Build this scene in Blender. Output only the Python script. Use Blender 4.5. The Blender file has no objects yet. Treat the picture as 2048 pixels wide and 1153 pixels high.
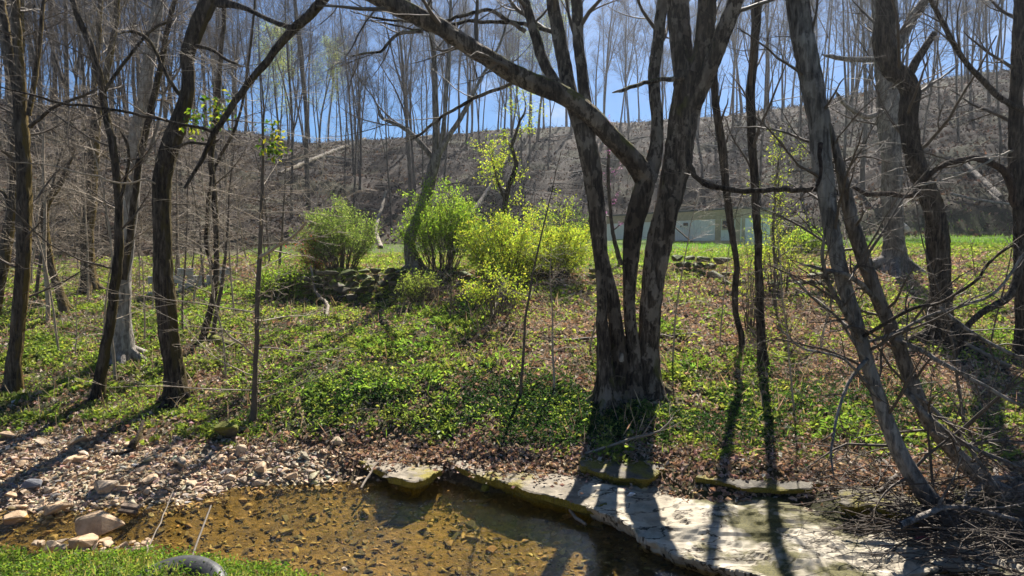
import bpy, bmesh, math, random
import numpy as np
from mathutils import Vector, Matrix, Quaternion

R = math.radians
SC = bpy.context.scene
COL = SC.collection

# ------------------------------------------------------------------ camera
EYE = np.array([0.0, 0.0, 3.0])
F = 1334.0            # focal length in photo pixels (2048 wide)
PITCH = R(3.7)        # downwards
cam_data = bpy.data.cameras.new("camera")
cam_data.sensor_width = 36.0
cam_data.lens = 36.0 * F / 2048.0
cam_data.clip_start = 0.05
cam_data.clip_end = 2000.0
cam = bpy.data.objects.new("camera", cam_data)
cam.location = EYE
cam.rotation_euler = (R(90) - PITCH, 0, 0)
COL.objects.link(cam)
SC.camera = cam

# ------------------------------------------------------------------ sky, sun, exposure
SUN_AZ = R(15.5)      # to the right of +Y
SUN_EL = R(47.0)
world = bpy.data.worlds.new("World")
SC.world = world
world.use_nodes = True
wn, wl = world.node_tree.nodes, world.node_tree.links
wn.clear()
w_out = wn.new("ShaderNodeOutputWorld")
w_bg = wn.new("ShaderNodeBackground")
w_sky = wn.new("ShaderNodeTexSky")
w_sky.sky_type = 'NISHITA'
w_sky.sun_disc = False
w_sky.sun_elevation = SUN_EL
w_sky.sun_rotation = SUN_AZ
w_sky.air_density = 0.6
w_sky.dust_density = 0.0
w_sky.ozone_density = 1.2
w_bg.inputs[1].default_value = 0.050
# a few thin fair-weather clouds
tc = wn.new("ShaderNodeTexCoord")
mp = wn.new("ShaderNodeMapping"); mp.inputs['Scale'].default_value = (1.0, 1.0, 2.2)
nz = wn.new("ShaderNodeTexNoise"); nz.inputs['Scale'].default_value = 3.1; nz.inputs['Detail'].default_value = 7; nz.inputs['Roughness'].default_value = 0.58
cr = wn.new("ShaderNodeValToRGB"); cr.color_ramp.elements[0].position = 0.60; cr.color_ramp.elements[1].position = 0.80
mx = wn.new("ShaderNodeMix"); mx.data_type = 'RGBA'
mx.inputs['B'].default_value = (6.5, 6.8, 7.4, 1)
wl.new(tc.outputs['Generated'], mp.inputs['Vector']); wl.new(mp.outputs[0], nz.inputs['Vector'])
wl.new(nz.outputs['Fac'], cr.inputs['Fac']); wl.new(cr.outputs['Color'], mx.inputs['Factor'])
hs = wn.new("ShaderNodeHueSaturation"); hs.inputs['Saturation'].default_value = 1.3; hs.inputs['Value'].default_value = .92
wl.new(w_sky.outputs[0], hs.inputs['Color']); wl.new(hs.outputs[0], mx.inputs['A']); wl.new(mx.outputs['Result'], w_bg.inputs[0])
wl.new(w_bg.outputs[0], w_out.inputs[0])

SUN_DIR = Vector((math.sin(SUN_AZ) * math.cos(SUN_EL), math.cos(SUN_AZ) * math.cos(SUN_EL), math.sin(SUN_EL)))
sun_data = bpy.data.lights.new("sun", 'SUN')
sun_data.energy = 5.0
sun_data.angle = R(0.53)
sun_data.color = (1.0, 0.945, 0.86)
sun = bpy.data.objects.new("sun", sun_data)
sun.rotation_euler = SUN_DIR.to_track_quat('Z', 'Y').to_euler()
sun.location = SUN_DIR * 60
COL.objects.link(sun)

SC.view_settings.view_transform = 'Standard'
SC.view_settings.look = 'None'
SC.view_settings.gamma = 1.0
SC.view_settings.use_curve_mapping = False
SC.view_settings.exposure = 1.38
SC.render.engine = 'CYCLES'
SC.cycles.max_bounces = 8
SC.cycles.transparent_max_bounces = 12
SC.cycles.use_denoising = True

# ------------------------------------------------------------------ pixel <-> world
def ray(px, py):
    a = (px - 1024.0) / F
    b = -(py - 576.5) / F
    c, s = math.cos(PITCH), math.sin(PITCH)
    return np.array([a, c + b * s, -s + b * c])
def at_depth(px, py, d):
    r = ray(px, py)
    return EYE + r * (d / r[1])
def at_z(px, py, z):
    r = ray(px, py)
    return EYE + r * ((z - EYE[2]) / r[2])
def to_px(x, y, z):
    c, s = math.cos(PITCH), math.sin(PITCH)
    zz = z - EYE[2]
    f = y * c - zz * s
    u = y * s + zz * c
    return 1024 + F * x / f, 576.5 - F * u / f

# ------------------------------------------------------------------ noise
def _hash(ix, iy, seed):
    n = (ix.astype(np.int64) * 374761393 + iy.astype(np.int64) * 668265263 + seed * 974711) & 0x7fffffff
    n = ((n ^ (n >> 13)) * 1274126177) & 0x7fffffff
    return ((n ^ (n >> 16)) & 0xffff) / 65535.0
def vnoise(x, y, seed=0):
    x = np.asarray(x, float); y = np.asarray(y, float)
    ix, iy = np.floor(x), np.floor(y)
    fx, fy = x - ix, y - iy
    fx = fx * fx * (3 - 2 * fx); fy = fy * fy * (3 - 2 * fy)
    a = _hash(ix, iy, seed); b = _hash(ix + 1, iy, seed)
    c = _hash(ix, iy + 1, seed); d = _hash(ix + 1, iy + 1, seed)
    return (a + (b - a) * fx) * (1 - fy) + (c + (d - c) * fx) * fy
def fbm(x, y, seed=0, oct=4):
    t = 0.0; a = 0.5; s = 0.0
    for i in range(oct):
        t = t + a * vnoise(x * 2 ** i, y * 2 ** i, seed + i * 17); s += a; a *= 0.5
    return t / s

# ------------------------------------------------------------------ terrain
_DEP = [-12, 0, 3.5, 4.6, 5.2, 5.7, 6.3, 7.0, 7.6, 8.1, 8.6, 9.2, 10, 12, 14, 15.6, 16.4, 18, 20, 24, 30, 36, 42]
_TAB = {
 -400: [1.6,1.35,.85,.42,.28,.2,-.10,-.12,.10,.20,.30,.40,.55,.85,1.1,1.35,1.45,1.65,1.9,2.2,2.7,3.0,3.2],
    0: [1.6,1.35,.85,.42,.28,.20,-.10,-.14,.08,.20,.30,.40,.55,.85,1.1,1.35,1.45,1.65,1.9,2.2,2.7,3.0,3.2],
  300: [1.6,1.35,.85,.44,.30,.16,-.13,-.22,-.02,.16,.28,.38,.52,.85,1.15,1.42,1.52,1.75,1.95,2.3,2.7,3.0,3.1],
  500: [1.6,1.35,.80,.40,.25,.08,-.18,-.26,-.22,-.06,.20,.34,.60,1.0,1.40,1.68,1.80,2.02,2.2,2.45,2.7,2.9,3.0],
  700: [1.6,1.35,.72,.32,.14,-.06,-.22,-.28,-.26,-.12,.14,.46,.78,1.18,1.45,1.62,2.22,2.36,2.42,2.55,2.7,2.85,2.9],
  880: [1.6,1.32,.65,.16,-.05,-.16,-.24,-.28,-.26,-.16,.24,.52,.84,1.32,1.68,1.90,2.22,2.36,2.44,2.55,2.7,2.82,2.88],
 1000: [1.6,1.30,.60,.10,-.12,-.2,-.26,-.28,-.24,.12,.42,.62,.90,1.42,1.85,2.12,2.22,2.36,2.45,2.55,2.7,2.8,2.85],
 1260: [1.6,1.25,.50,.02,-.18,-.22,-.26,-.16,.08,.36,.52,.68,.88,1.32,1.75,2.05,2.18,2.42,2.55,2.62,2.7,2.8,2.85],
 1500: [1.6,1.20,.45,.0,-.18,-.22,-.16,.02,.38,.46,.54,.64,.78,1.16,1.55,1.88,2.02,2.36,2.62,2.76,2.8,2.85,2.9],
 1800: [1.6,1.20,.45,.0,-.16,-.12,-.04,.30,.42,.50,.57,.65,.78,1.12,1.50,1.82,1.96,2.28,2.58,2.88,3.08,3.2,3.4],
 2048: [1.6,1.20,.45,.0,-.14,-.10,.03,.32,.42,.50,.57,.64,.76,1.10,1.46,1.80,1.94,2.26,2.56,2.88,3.1,3.25,3.5],
 2500: [1.6,1.20,.45,.0,-.14,-.10,.03,.32,.42,.50,.57,.64,.76,1.10,1.46,1.80,1.94,2.26,2.56,2.88,3.1,3.25,3.5],
}
_TK = sorted(_TAB)
_TU = np.array([(k - 1024) / F for k in _TK])
_TZ = np.array([_TAB[k] for k in _TK])
_FOOTK = np.array([-600, 0, 300, 600, 800, 1000, 1250, 1450, 1600, 1800, 2048, 2700])
_FOOT = np.array([24, 25, 29, 38, 44, 49, 53.5, 49, 43, 38, 36, 35.])
_RIDK = np.array([-600, 0, 300, 600, 1000, 1448, 1700, 2048, 2700])
_RID = np.array([.235, .215, .185, .148, .170, .190, .222, .262, .30])
RIDGE_D = 84.0
def terrain(x, y, detail=True):
    x = np.asarray(x, float); y = np.asarray(y, float)
    yy = np.maximum(y, 2.5)
    u = np.clip(x / yy, _TU[0], _TU[-1])
    k = np.clip(np.searchsorted(_TU, u) - 1, 0, len(_TU) - 2)
    t = (u - _TU[k]) / (_TU[k + 1] - _TU[k])
    t = t * t * (3 - 2 * t)
    z0 = np.zeros_like(u); z1 = np.zeros_like(u)
    for i in range(len(_TU)):
        zi = np.interp(y, _DEP, _TZ[i])
        z0 = np.where(k == i, zi, z0); z1 = np.where(k + 1 == i, zi, z1)
    z = z0 * (1 - t) + z1 * t
    px = 1024 + F * np.clip(x / yy, -1.4, 1.4)
    foot = np.interp(px, _FOOTK, _FOOT)
    rid = 3.0 + RIDGE_D * np.interp(px, _RIDK, _RID)
    s = np.clip((y - foot) / (RIDGE_D - foot), 0, 1)
    hill = 0.75 * s + 0.25 * np.sin(s * math.pi / 2)
    cut = 1.1 * np.clip((y - foot) / 1.6, 0, 1) * np.clip((px - 1250) / 300, 0, 1)
    zb = np.interp(0, [0], [0]) + z
    z = zb + (rid - zb) * hill + cut * (1 - s)
    z = z - np.clip(y - RIDGE_D, 0, 200) * 0.22
    if detail:
        far = np.clip((y - 26) / 25, 0, 1)
        z = z + (fbm(x * 0.9, y * 0.9, 3) - 0.5) * (0.14 + 0.25 * far)
        z = z + (fbm(x * 4.5, y * 4.5, 9, 3) - 0.5) * 0.07
        z = z + far * (fbm(x * .35 + y * .1, y * 1.1, 61, 3) - 0.5) * 0.85 * np.clip((RIDGE_D + 6 - y) / 12, 0.2, 1)
        z = z + far * (fbm(x * .13, y * .13, 21, 2) - 0.5) * 2.4 * np.clip((RIDGE_D + 25 - y) / 50, 0.35, 1)
    return z
def gz(x, y): return float(terrain(np.array([x]), np.array([y]))[0])
def hit(px, py, dmin=4.0, dmax=95.0):
    r = ray(px, py)
    d = np.concatenate([np.arange(dmin, 30, 0.03), np.arange(30, dmax, 0.15)])
    p = EYE[None] + r[None] * (d / r[1])[:, None]
    below = p[:, 2] <= terrain(p[:, 0], p[:, 1])
    i = int(np.argmax(below)) if below.any() else len(d) - 1
    q = p[i].copy(); q[2] = gz(q[0], q[1])
    return q
def tnormal(x, y, e=0.08):
    zx = (terrain(x + e, y) - terrain(x - e, y)) / (2 * e)
    zy = (terrain(x, y + e) - terrain(x, y - e)) / (2 * e)
    n = np.stack([-zx, -zy, np.ones_like(zx)], -1)
    return n / np.linalg.norm(n, axis=-1, keepdims=True)

# ------------------------------------------------------------------ mesh helpers
def np_mesh(name, verts, faces, smooth=True, colors=None):
    """faces: list of int arrays (m,k); colors (n,3) per vertex"""
    me = bpy.data.meshes.new(name)
    verts = np.ascontiguousarray(verts, dtype=np.float32)
    faces = [np.asarray(f, dtype=np.int32) for f in faces if len(f)]
    me.vertices.add(len(verts)); me.vertices.foreach_set("co", verts.ravel())
    nl = sum(f.size for f in faces); npoly = sum(len(f) for f in faces)
    me.loops.add(nl); me.loops.foreach_set("vertex_index", np.concatenate([f.ravel() for f in faces]))
    me.polygons.add(npoly)
    tot = np.concatenate([np.full(len(f), f.shape[1], np.int32) for f in faces])
    start = np.concatenate([[0], np.cumsum(tot)[:-1]]).astype(np.int32)
    me.polygons.foreach_set("loop_start", start)
    try: me.polygons.foreach_set("loop_total", tot)
    except Exception: pass
    me.polygons.foreach_set("use_smooth", np.full(npoly, smooth, dtype=bool))
    if colors is not None:
        ca = me.color_attributes.new("col", 'FLOAT_COLOR', 'POINT')
        c4 = np.ones((len(verts), 4), np.float32); c4[:, :3] = colors
        ca.data.foreach_set("color", c4.ravel())
    me.update(calc_edges=True)
    me.validate()
    return me
def link(name, me, mat=None, parent=None):
    o = bpy.data.objects.new(name, me)
    COL.objects.link(o)
    if mat is not None and me is not None and len(me.materials) == 0: me.materials.append(mat)
    if parent is not None: o.parent = parent
    return o
def tag(o, label=None, cat=None, group=None, kind=None):
    if label: o["label"] = label
    if cat: o["category"] = cat
    if group: o["group"] = group
    if kind: o["kind"] = kind
    return o
def empty(name, loc, label=None, cat=None, group=None):
    o = bpy.data.objects.new(name, None); COL.objects.link(o)
    o.location = loc; o.empty_display_size = 0.2
    return tag(o, label, cat, group)
def bm_mesh(name, bm, smooth=False):
    me = bpy.data.meshes.new(name); bm.to_mesh(me); bm.free()
    if smooth: me.polygons.foreach_set("use_smooth", np.ones(len(me.polygons), bool))
    return me
def copy_tree(o, parent=None):
    c = o.copy(); COL.objects.link(c); c.parent = parent
    for ch in list(o.children): copy_tree(ch, c)
    return c
def unit(v):
    return v / (np.linalg.norm(v) + 1e-9)

def catmull(pts, step):
    P = np.asarray(pts, float)
    if len(P) < 3:
        n = max(2, int(np.linalg.norm(P[-1, :3] - P[0, :3]) / step) + 1)
        t = np.linspace(0, 1, n)[:, None]
        return P[0] * (1 - t) + P[-1] * t
    Q = np.vstack([2 * P[0] - P[1], P, 2 * P[-1] - P[-2]])
    out = []
    for i in range(1, len(Q) - 2):
        L = np.linalg.norm(Q[i + 1, :3] - Q[i, :3]); n = max(2, int(L / step))
        for j in range(n):
            t = j / n
            out.append(0.5 * ((2 * Q[i]) + (-Q[i-1] + Q[i+1]) * t + (2*Q[i-1] - 5*Q[i] + 4*Q[i+1] - Q[i+2]) * t*t + (-Q[i-1] + 3*Q[i] - 3*Q[i+1] + Q[i+2]) * t**3))
    out.append(Q[-2])
    return np.array(out)

def tubes_mesh(name, tubes, rough=0.0, seed=0):
    """tubes: list of (pts(n,3), rad(n,), sides)"""
    groups = {}
    for p, r, s in tubes: groups.setdefault((len(p), s), []).append((p, r))
    V, Fq = [], []
    off = 0
    rng = np.random.default_rng(seed)
    for (n, s), L in groups.items():
        P = np.array([a for a, _ in L]); Rr = np.array([b for _, b in L])
        B = len(L)
        T = np.gradient(P, axis=1); T /= np.linalg.norm(T, axis=2, keepdims=True) + 1e-9
        D = P[:, -1] - P[:, 0]
        ref = np.eye(3)[np.argmin(np.abs(D), axis=1)][:, None, :]
        N = np.cross(T, ref); N /= np.linalg.norm(N, axis=2, keepdims=True) + 1e-9
        Bn = np.cross(T, N)
        a = np.arange(s) * 2 * math.pi / s
        rad = np.repeat(Rr[:, :, None], s, axis=2)
        if rough > 0:
            k = np.arange(n)[None, :, None]
            for fr in (2, 3, 5, 8):
                ph = rng.uniform(0, 6.28, (B, 1, 1)); kk = rng.uniform(.05, .35, (B, 1, 1))
                rad = rad * (1 + rough / math.sqrt(fr) * np.sin(a[None, None, :] * fr + ph + k * kk))
            if s >= 30:
                aa = a[None, None, :]
                for fr in (11, 17, 23):
                    ph = np.cumsum(rng.normal(0, .35, (B, n, 1)), axis=1)
                    rad = rad * (1 + rough * .45 * (np.abs(np.sin(aa * fr * .5 + ph + rng.uniform(0, 6.28))) - .64))
            rad = rad * (1 + rough * 0.35 * rng.standard_normal((B, n, s)))
        ring = P[:, :, None, :] + rad[..., None] * (np.cos(a)[None, None, :, None] * N[:, :, None, :] + np.sin(a)[None, None, :, None] * Bn[:, :, None, :])
        V.append(ring.reshape(-1, 3))
        idx = off + np.arange(B * n * s).reshape(B, n, s)
        q = np.stack([idx[:, :-1], np.roll(idx, -1, 2)[:, :-1], np.roll(idx, -1, 2)[:, 1:], idx[:, 1:]], -1).reshape(-1, 4)
        Fq.append(q)
        off += B * n * s
    return np_mesh(name, np.concatenate(V), [np.concatenate(Fq)])

def grow(rng, p0, d0, L, n, wig, up):
    pts = [p0]; d = d0; st = L / n
    for i in range(n):
        d = unit(d + wig * rng.standard_normal(3) + np.array([0, 0, up]))
        pts.append(pts[-1] + d * st)
    return np.array(pts)
def ramify(rng, out, path, rad, specs, lvl=0, flat=None):
    """spec: n, t0, L(lo,hi), ang(lo,hi deg), up, wig, rr, pts, sides, tmax"""
    if lvl >= len(specs): return
    sp = specs[lvl]
    n = sp['n']; m = len(path)
    if n <= 0: return
    az = rng.uniform(0, 6.28)
    for i in range(n):
        t = sp['t0'] + (sp.get('t1', 1.0) - sp['t0']) * (i + rng.uniform(0.1, 0.9)) / n
        f = t * (m - 1); k = min(int(f), m - 2); fr = f - k
        p = path[k] * (1 - fr) + path[k + 1] * fr
        r = rad[k] * (1 - fr) + rad[k + 1] * fr
        T = unit(path[k + 1] - path[k])
        a = np.array([1.0, 0, 0]) if abs(T[0]) < .7 else np.array([0, 1.0, 0])
        N = unit(np.cross(T, a)); B = np.cross(T, N)
        az += 2.4 + rng.uniform(-.6, .6)
        an = R(rng.uniform(*sp['ang']))
        d = math.cos(an) * T + math.sin(an) * (math.cos(az) * N + math.sin(az) * B)
        if flat: d = unit(d * np.array([1, 1, flat]))
        L = rng.uniform(*sp['L']) * (1 - sp.get('fade', .45) * t)
        r0 = max(min(r * sp['rr'] * rng.uniform(.7, 1.15), sp.get('rmax', 9)), sp.get('rmin', .0025))
        c = grow(rng, p, d, L, sp['pts'], sp['wig'], sp['up'])
        rr = np.linspace(r0, max(r0 * .28, .0016), len(c))
        out.append((c, rr, sp['sides']))
        ramify(rng, out, c, rr, specs, lvl + 1, flat)

# leaves -------------------------------------------------------------
def leaf_arrays(rng, C, D, size, width=0.55, fold=0.25, curl=0.0):
    """one 4-vertex leaf per centre; C base points (n,3), D leaf directions, size (n,)"""
    n = len(C)
    D = D / (np.linalg.norm(D, axis=1, keepdims=True) + 1e-9)
    rnd = rng.standard_normal((n, 3))
    S = np.cross(D, rnd); S /= np.linalg.norm(S, axis=1, keepdims=True) + 1e-9
    N = np.cross(S, D)
    N *= np.where(N[:, 2:3] < 0, -1, 1)
    sz = np.asarray(size)[:, None]
    mid = C + D * sz * 0.5
    a = C
    b = mid + S * sz * width * .5 + N * sz * fold * .5
    c = C + D * sz - N * sz * curl
    d = mid - S * sz * width * .5 + N * sz * fold * .5
    V = np.stack([a, b, c, d], 1).reshape(-1, 3)
    Fq = np.arange(4 * n).reshape(n, 4)
    return V, Fq
def leaf_mesh(name, rng, C, D, size, colors, width=0.55, fold=0.25, curl=0.1):
    V, Fq = leaf_arrays(rng, C, D, size, width, fold, curl)
    return np_mesh(name, V, [Fq], smooth=False, colors=np.repeat(colors, 4, axis=0))
def pal(rng, n, cols, jit=.18):
    cols = np.array(cols, float)
    c = cols[rng.integers(0, len(cols), n)]
    return np.clip(c * (1 + jit * rng.standard_normal((n, 1))) * (1 + .06 * rng.standard_normal((n, 3))), .003, .95)

# ------------------------------------------------------------------ materials
def new_mat(name):
    m = bpy.data.materials.new(name); m.use_nodes = True
    nt = m.node_tree; nt.nodes.clear()
    out = nt.nodes.new("ShaderNodeOutputMaterial")
    return m, nt, out
def noise_node(nt, scale, detail=5, rough=.55, vec=None):
    n = nt.nodes.new("ShaderNodeTexNoise")
    n.inputs['Scale'].default_value = scale; n.inputs['Detail'].default_value = detail; n.inputs['Roughness'].default_value = rough
    if vec is not None: nt.links.new(vec, n.inputs['Vector'])
    return n
def ramp(nt, src, stops):
    r = nt.nodes.new("ShaderNodeValToRGB")
    e = r.color_ramp.elements
    while len(e) < len(stops): e.new(0.5)
    for el, (p, c) in zip(e, stops):
        el.position = p; el.color = (*c, 1) if len(c) == 3 else c
    nt.links.new(src, r.inputs['Fac'])
    return r
def mixc(nt, fac, a, b, mode='MIX'):
    m = nt.nodes.new("ShaderNodeMix"); m.data_type = 'RGBA'; m.blend_type = mode
    for sock, v in (('Factor', fac), ('A', a), ('B', b)):
        if hasattr(v, 'links'): nt.links.new(v, m.inputs[sock])
        elif sock == 'Factor': m.inputs[sock].default_value = v
        else: m.inputs[sock].default_value = (*v, 1)
    return m.outputs['Result']
def geo_vec(nt, scale=(1, 1, 1), obj=False):
    if obj:
        t = nt.nodes.new("ShaderNodeTexCoord"); src = t.outputs['Object']
    else:
        t = nt.nodes.new("ShaderNodeNewGeometry"); src = t.outputs['Position']
    mp = nt.nodes.new("ShaderNodeMapping"); mp.inputs['Scale'].default_value = scale
    nt.links.new(src, mp.inputs['Vector'])
    return mp.outputs[0]
def principled(nt, out, col, rough=.85, bump=None, bstr=.5, bdist=.02, spec=.3):
    b = nt.nodes.new("ShaderNodeBsdfPrincipled")
    if hasattr(col, 'links'): nt.links.new(col, b.inputs['Base Color'])
    else: b.inputs['Base Color'].default_value = (*col, 1)
    if hasattr(rough, 'links'): nt.links.new(rough, b.inputs['Roughness'])
    else: b.inputs['Roughness'].default_value = rough
    b.inputs['Specular IOR Level'].default_value = spec
    if bump is not None:
        bm = nt.nodes.new("ShaderNodeBump"); bm.inputs['Strength'].default_value = bstr; bm.inputs['Distance'].default_value = bdist
        nt.links.new(bump, bm.inputs['Height']); nt.links.new(bm.outputs[0], b.inputs['Normal'])
    nt.links.new(b.outputs[0], out.inputs['Surface'])
    return b
def bark_mat(name, dark, mid, light, moss=None, lichen=.5, fis=1.0, obj=True, blotch=.6):
    m, nt, out = new_mat(name)
    v = geo_vec(nt, (1, 1, .16), obj)
    n1 = noise_node(nt, 26, 6, .65, v)
    v2 = geo_vec(nt, (1, 1, .6), obj)
    n2 = noise_node(nt, 6.5, 5, .6, v2)
    base = ramp(nt, n1.outputs['Fac'], [(.36, dark), (.52, mid), (.68, light)]).outputs['Color']
    pat = ramp(nt, n2.outputs['Fac'], [(.515, (0, 0, 0)), (.55, (1, 1, 1))]).outputs['Color']
    li = nt.nodes.new("ShaderNodeMath"); li.operation = 'MULTIPLY'; li.inputs[1].default_value = lichen
    nt.links.new(pat, li.inputs[0])
    col = mixc(nt, li.outputs[0], base, tuple(min(1, c * 1.25) for c in light))
    nd = noise_node(nt, 1.6, 5, .65, geo_vec(nt, (1, 1, .45), obj))
    dk = ramp(nt, nd.outputs['Fac'], [(.40, (.30, .27, .25)), (.56, (1, 1, 1))]).outputs['Color']
    col = mixc(nt, blotch, col, dk, 'MULTIPLY')
    if moss:
        n3 = noise_node(nt, 4.0, 4, .6, geo_vec(nt, (1, 1, .5), obj))
        g = nt.nodes.new("ShaderNodeNewGeometry")
        dp = nt.nodes.new("ShaderNodeVectorMath"); dp.operation = 'DOT_PRODUCT'; dp.inputs[1].default_value = moss[1]
        nt.links.new(g.outputs['Normal'], dp.inputs[0])
        ad = nt.nodes.new("ShaderNodeMath"); ad.operation = 'ADD'
        nt.links.new(n3.outputs['Fac'], ad.inputs[0])
        ml = nt.nodes.new("ShaderNodeMath"); ml.operation = 'MULTIPLY'; ml.inputs[1].default_value = .35
        nt.links.new(dp.outputs['Value'], ml.inputs[0]); nt.links.new(ml.outputs[0], ad.inputs[1])
        mm = ramp(nt, ad.outputs[0], [(.62, (0, 0, 0)), (.8, (1, 1, 1))]).outputs['Color']
        col = mixc(nt, mm, col, moss[0])
    principled(nt, out, col, .9, n1.outputs['Fac'], 1.0, .05 * fis, .2)
    return m
def leaf_mat(name, trans=.45, rough=.5, tint=(1.15, 1.2, .55), spec=.35):
    m, nt, out = new_mat(name)
    a = nt.nodes.new("ShaderNodeAttribute"); a.attribute_name = "col"
    p = nt.nodes.new("ShaderNodeBsdfPrincipled"); p.inputs['Roughness'].default_value = rough; p.inputs['Specular IOR Level'].default_value = spec
    nt.links.new(a.outputs['Color'], p.inputs['Base Color'])
    t = nt.nodes.new("ShaderNodeBsdfTranslucent")
    nt.links.new(mixc(nt, 1.0, a.outputs['Color'], tint, 'MULTIPLY'), t.inputs['Color'])
    mx = nt.nodes.new("ShaderNodeMixShader"); mx.inputs[0].default_value = trans
    nt.links.new(p.outputs[0], mx.inputs[1]); nt.links.new(t.outputs[0], mx.inputs[2])
    nt.links.new(mx.outputs[0], out.inputs['Surface'])
    return m
def stone_mat(name, cols, moss=0.0, scale=9, mosscol=(.13, .13, .015), wet=False, cracks=False, rim=False):
    m, nt, out = new_mat(name)
    v = geo_vec(nt, (1, 1, 1))
    n1 = noise_node(nt, scale, 7, .65, v); n2 = noise_node(nt, scale * .22, 4, .6, v)
    oi = nt.nodes.new("ShaderNodeObjectInfo")
    base = ramp(nt, n1.outputs['Fac'], [(.3, cols[0]), (.52, cols[1]), (.75, cols[2])]).outputs['Color']
    rv = ramp(nt, oi.outputs['Random'], [(0, (.55, .55, .58)), (.45, (1, .96, .9)), (.75, (1.0, .84, .68)), (1, (.75, .66, .56))]).outputs['Color']
    col = mixc(nt, .85, base, rv, 'MULTIPLY') if not wet else base
    if cracks:
        nc = noise_node(nt, 1.5, 5, .6, geo_vec(nt, (1, 2.6, .2)))
        ck = ramp(nt, nc.outputs['Fac'], [(.478, (1, 1, 1)), (.495, (.12, .10, .08)), (.505, (.12, .10, .08)), (.518, (1, 1, 1))]).outputs['Color']
        nb = noise_node(nt, 1.1, 4, .6, v)
        st = ramp(nt, nb.outputs['Fac'], [(.35, (.72, .68, .60)), (.6, (1.08, 1.05, 1.0))]).outputs['Color']
        col = mixc(nt, 1.0, mixc(nt, 1.0, col, ck, 'MULTIPLY'), st, 'MULTIPLY')
    if moss > 0:
        g = nt.nodes.new("ShaderNodeNewGeometry")
        sp = nt.nodes.new("ShaderNodeSeparateXYZ"); nt.links.new(g.outputs['Normal'], sp.inputs[0])
        ad = nt.nodes.new("ShaderNodeMath"); ad.operation = 'MULTIPLY_ADD'; ad.inputs[1].default_value = -.22 if rim else .12
        nt.links.new(sp.outputs['Z'], ad.inputs[0]); nt.links.new(n2.outputs['Fac'], ad.inputs[2])
        mk = ramp(nt, ad.outputs[0], [(.78 - moss * .5, (0, 0, 0)), (.86 - moss * .5, (1, 1, 1))]).outputs['Color']
        n4 = noise_node(nt, 60, 3, .6, v)
        mc = ramp(nt, n4.outputs['Fac'], [(.3, tuple(c * .5 for c in mosscol)), (.7, tuple(c * 1.6 for c in mosscol))]).outputs['Color']
        col = mixc(nt, mk, col, mc)
    principled(nt, out, col, .8, n1.outputs['Fac'], .6, .02)
    return m
def flat_mat(name, col, rough=.8, nscale=12, var=.25, spec=.3, bump=.3, obj=False, vs=(1, 1, 1)):
    m, nt, out = new_mat(name)
    n1 = noise_node(nt, nscale, 6, .6, geo_vec(nt, vs, obj))
    c = ramp(nt, n1.outputs['Fac'], [(.25, tuple(x * (1 - var) for x in col)), (.75, tuple(min(1, x * (1 + var)) for x in col))]).outputs['Color']
    principled(nt, out, c, rough, n1.outputs['Fac'], bump, .01, spec)
    return m

M = {}
M['bark_main'] = bark_mat("bark_grey_brown", (.020, .015, .011), (.085, .063, .047), (.26, .21, .165), moss=((.10, .095, .02), (0, .1, .9)), lichen=.6, blotch=.9)
M['bark_dark'] = bark_mat("bark_dark_ridged", (.014, .010, .008), (.068, .050, .037), (.19, .148, .112), moss=((.085, .062, .02), (.9, .2, 0)), lichen=.2, fis=1.6)
M['bark_grey'] = bark_mat("bark_pale_grey", (.07, .059, .05), (.20, .173, .148), (.38, .335, .285), moss=((.085, .07, .03), (.8, .2, 0)), lichen=.4, fis=.6)
M['bark_pale'] = bark_mat("bark_ash_grey", (.12, .10, .085), (.30, .265, .23), (.47, .43, .38), lichen=.4, fis=.6, blotch=.3)
M['bark_moss'] = bark_mat("bark_mossy", (.028, .021, .016), (.085, .064, .047), (.17, .135, .10), moss=((.14, .095, .025), (1.1, .5, 0)), lichen=.25)
M['bark_far'] = bark_mat("bark_far_woods", (.035, .027, .022), (.08, .063, .051), (.15, .122, .10), lichen=.3, fis=.6)
M['bark_twig'] = flat_mat("twig_bark", (.10, .075, .055), .7, 8, .35)
M['bark_pale_twig'] = flat_mat("pale_twig_bark", (.32, .255, .185), .65, 6, .35)
M['dead_wood'] = flat_mat("weathered_dead_wood", (.24, .20, .155), .85, 14, .35)
M['rust_bark'] = bark_mat("reddish_vine_bark", (.02, .012, .008), (.06, .036, .024), (.13, .085, .06), lichen=.2)
M['leaf'] = leaf_mat("fresh_leaf", .6, .55, spec=.2)
M['leaf_ground'] = leaf_mat("ground_leaf", .50, .5, spec=.2)
M['litter'] = leaf_mat("dry_leaf", .30, .7, (1.1, .85, .62), .2)
M['petal'] = leaf_mat("petal", .5, .6, (1.0, .8, 1.0))
M['stone'] = stone_mat("creek_stone", ((.27, .20, .135), (.52, .41, .29), (.70, .58, .44)))
M['stone_wall'] = stone_mat("mossy_wall_stone", ((.06, .052, .042), (.13, .115, .09), (.22, .20, .165)), moss=.55, mosscol=(.075, .095, .015))
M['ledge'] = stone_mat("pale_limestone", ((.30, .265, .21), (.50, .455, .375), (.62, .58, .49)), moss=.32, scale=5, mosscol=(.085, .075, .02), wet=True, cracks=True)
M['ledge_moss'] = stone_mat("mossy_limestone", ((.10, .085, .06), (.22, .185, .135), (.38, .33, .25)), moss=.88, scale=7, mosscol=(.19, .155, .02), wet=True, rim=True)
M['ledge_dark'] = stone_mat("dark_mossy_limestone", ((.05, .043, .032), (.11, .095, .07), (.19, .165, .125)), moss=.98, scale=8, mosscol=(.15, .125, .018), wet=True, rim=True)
M['boulder'] = stone_mat("moss_covered_rock", ((.04, .035, .025), (.08, .07, .05), (.14, .12, .09)), moss=.72, mosscol=(.12, .125, .012), wet=True)

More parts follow.
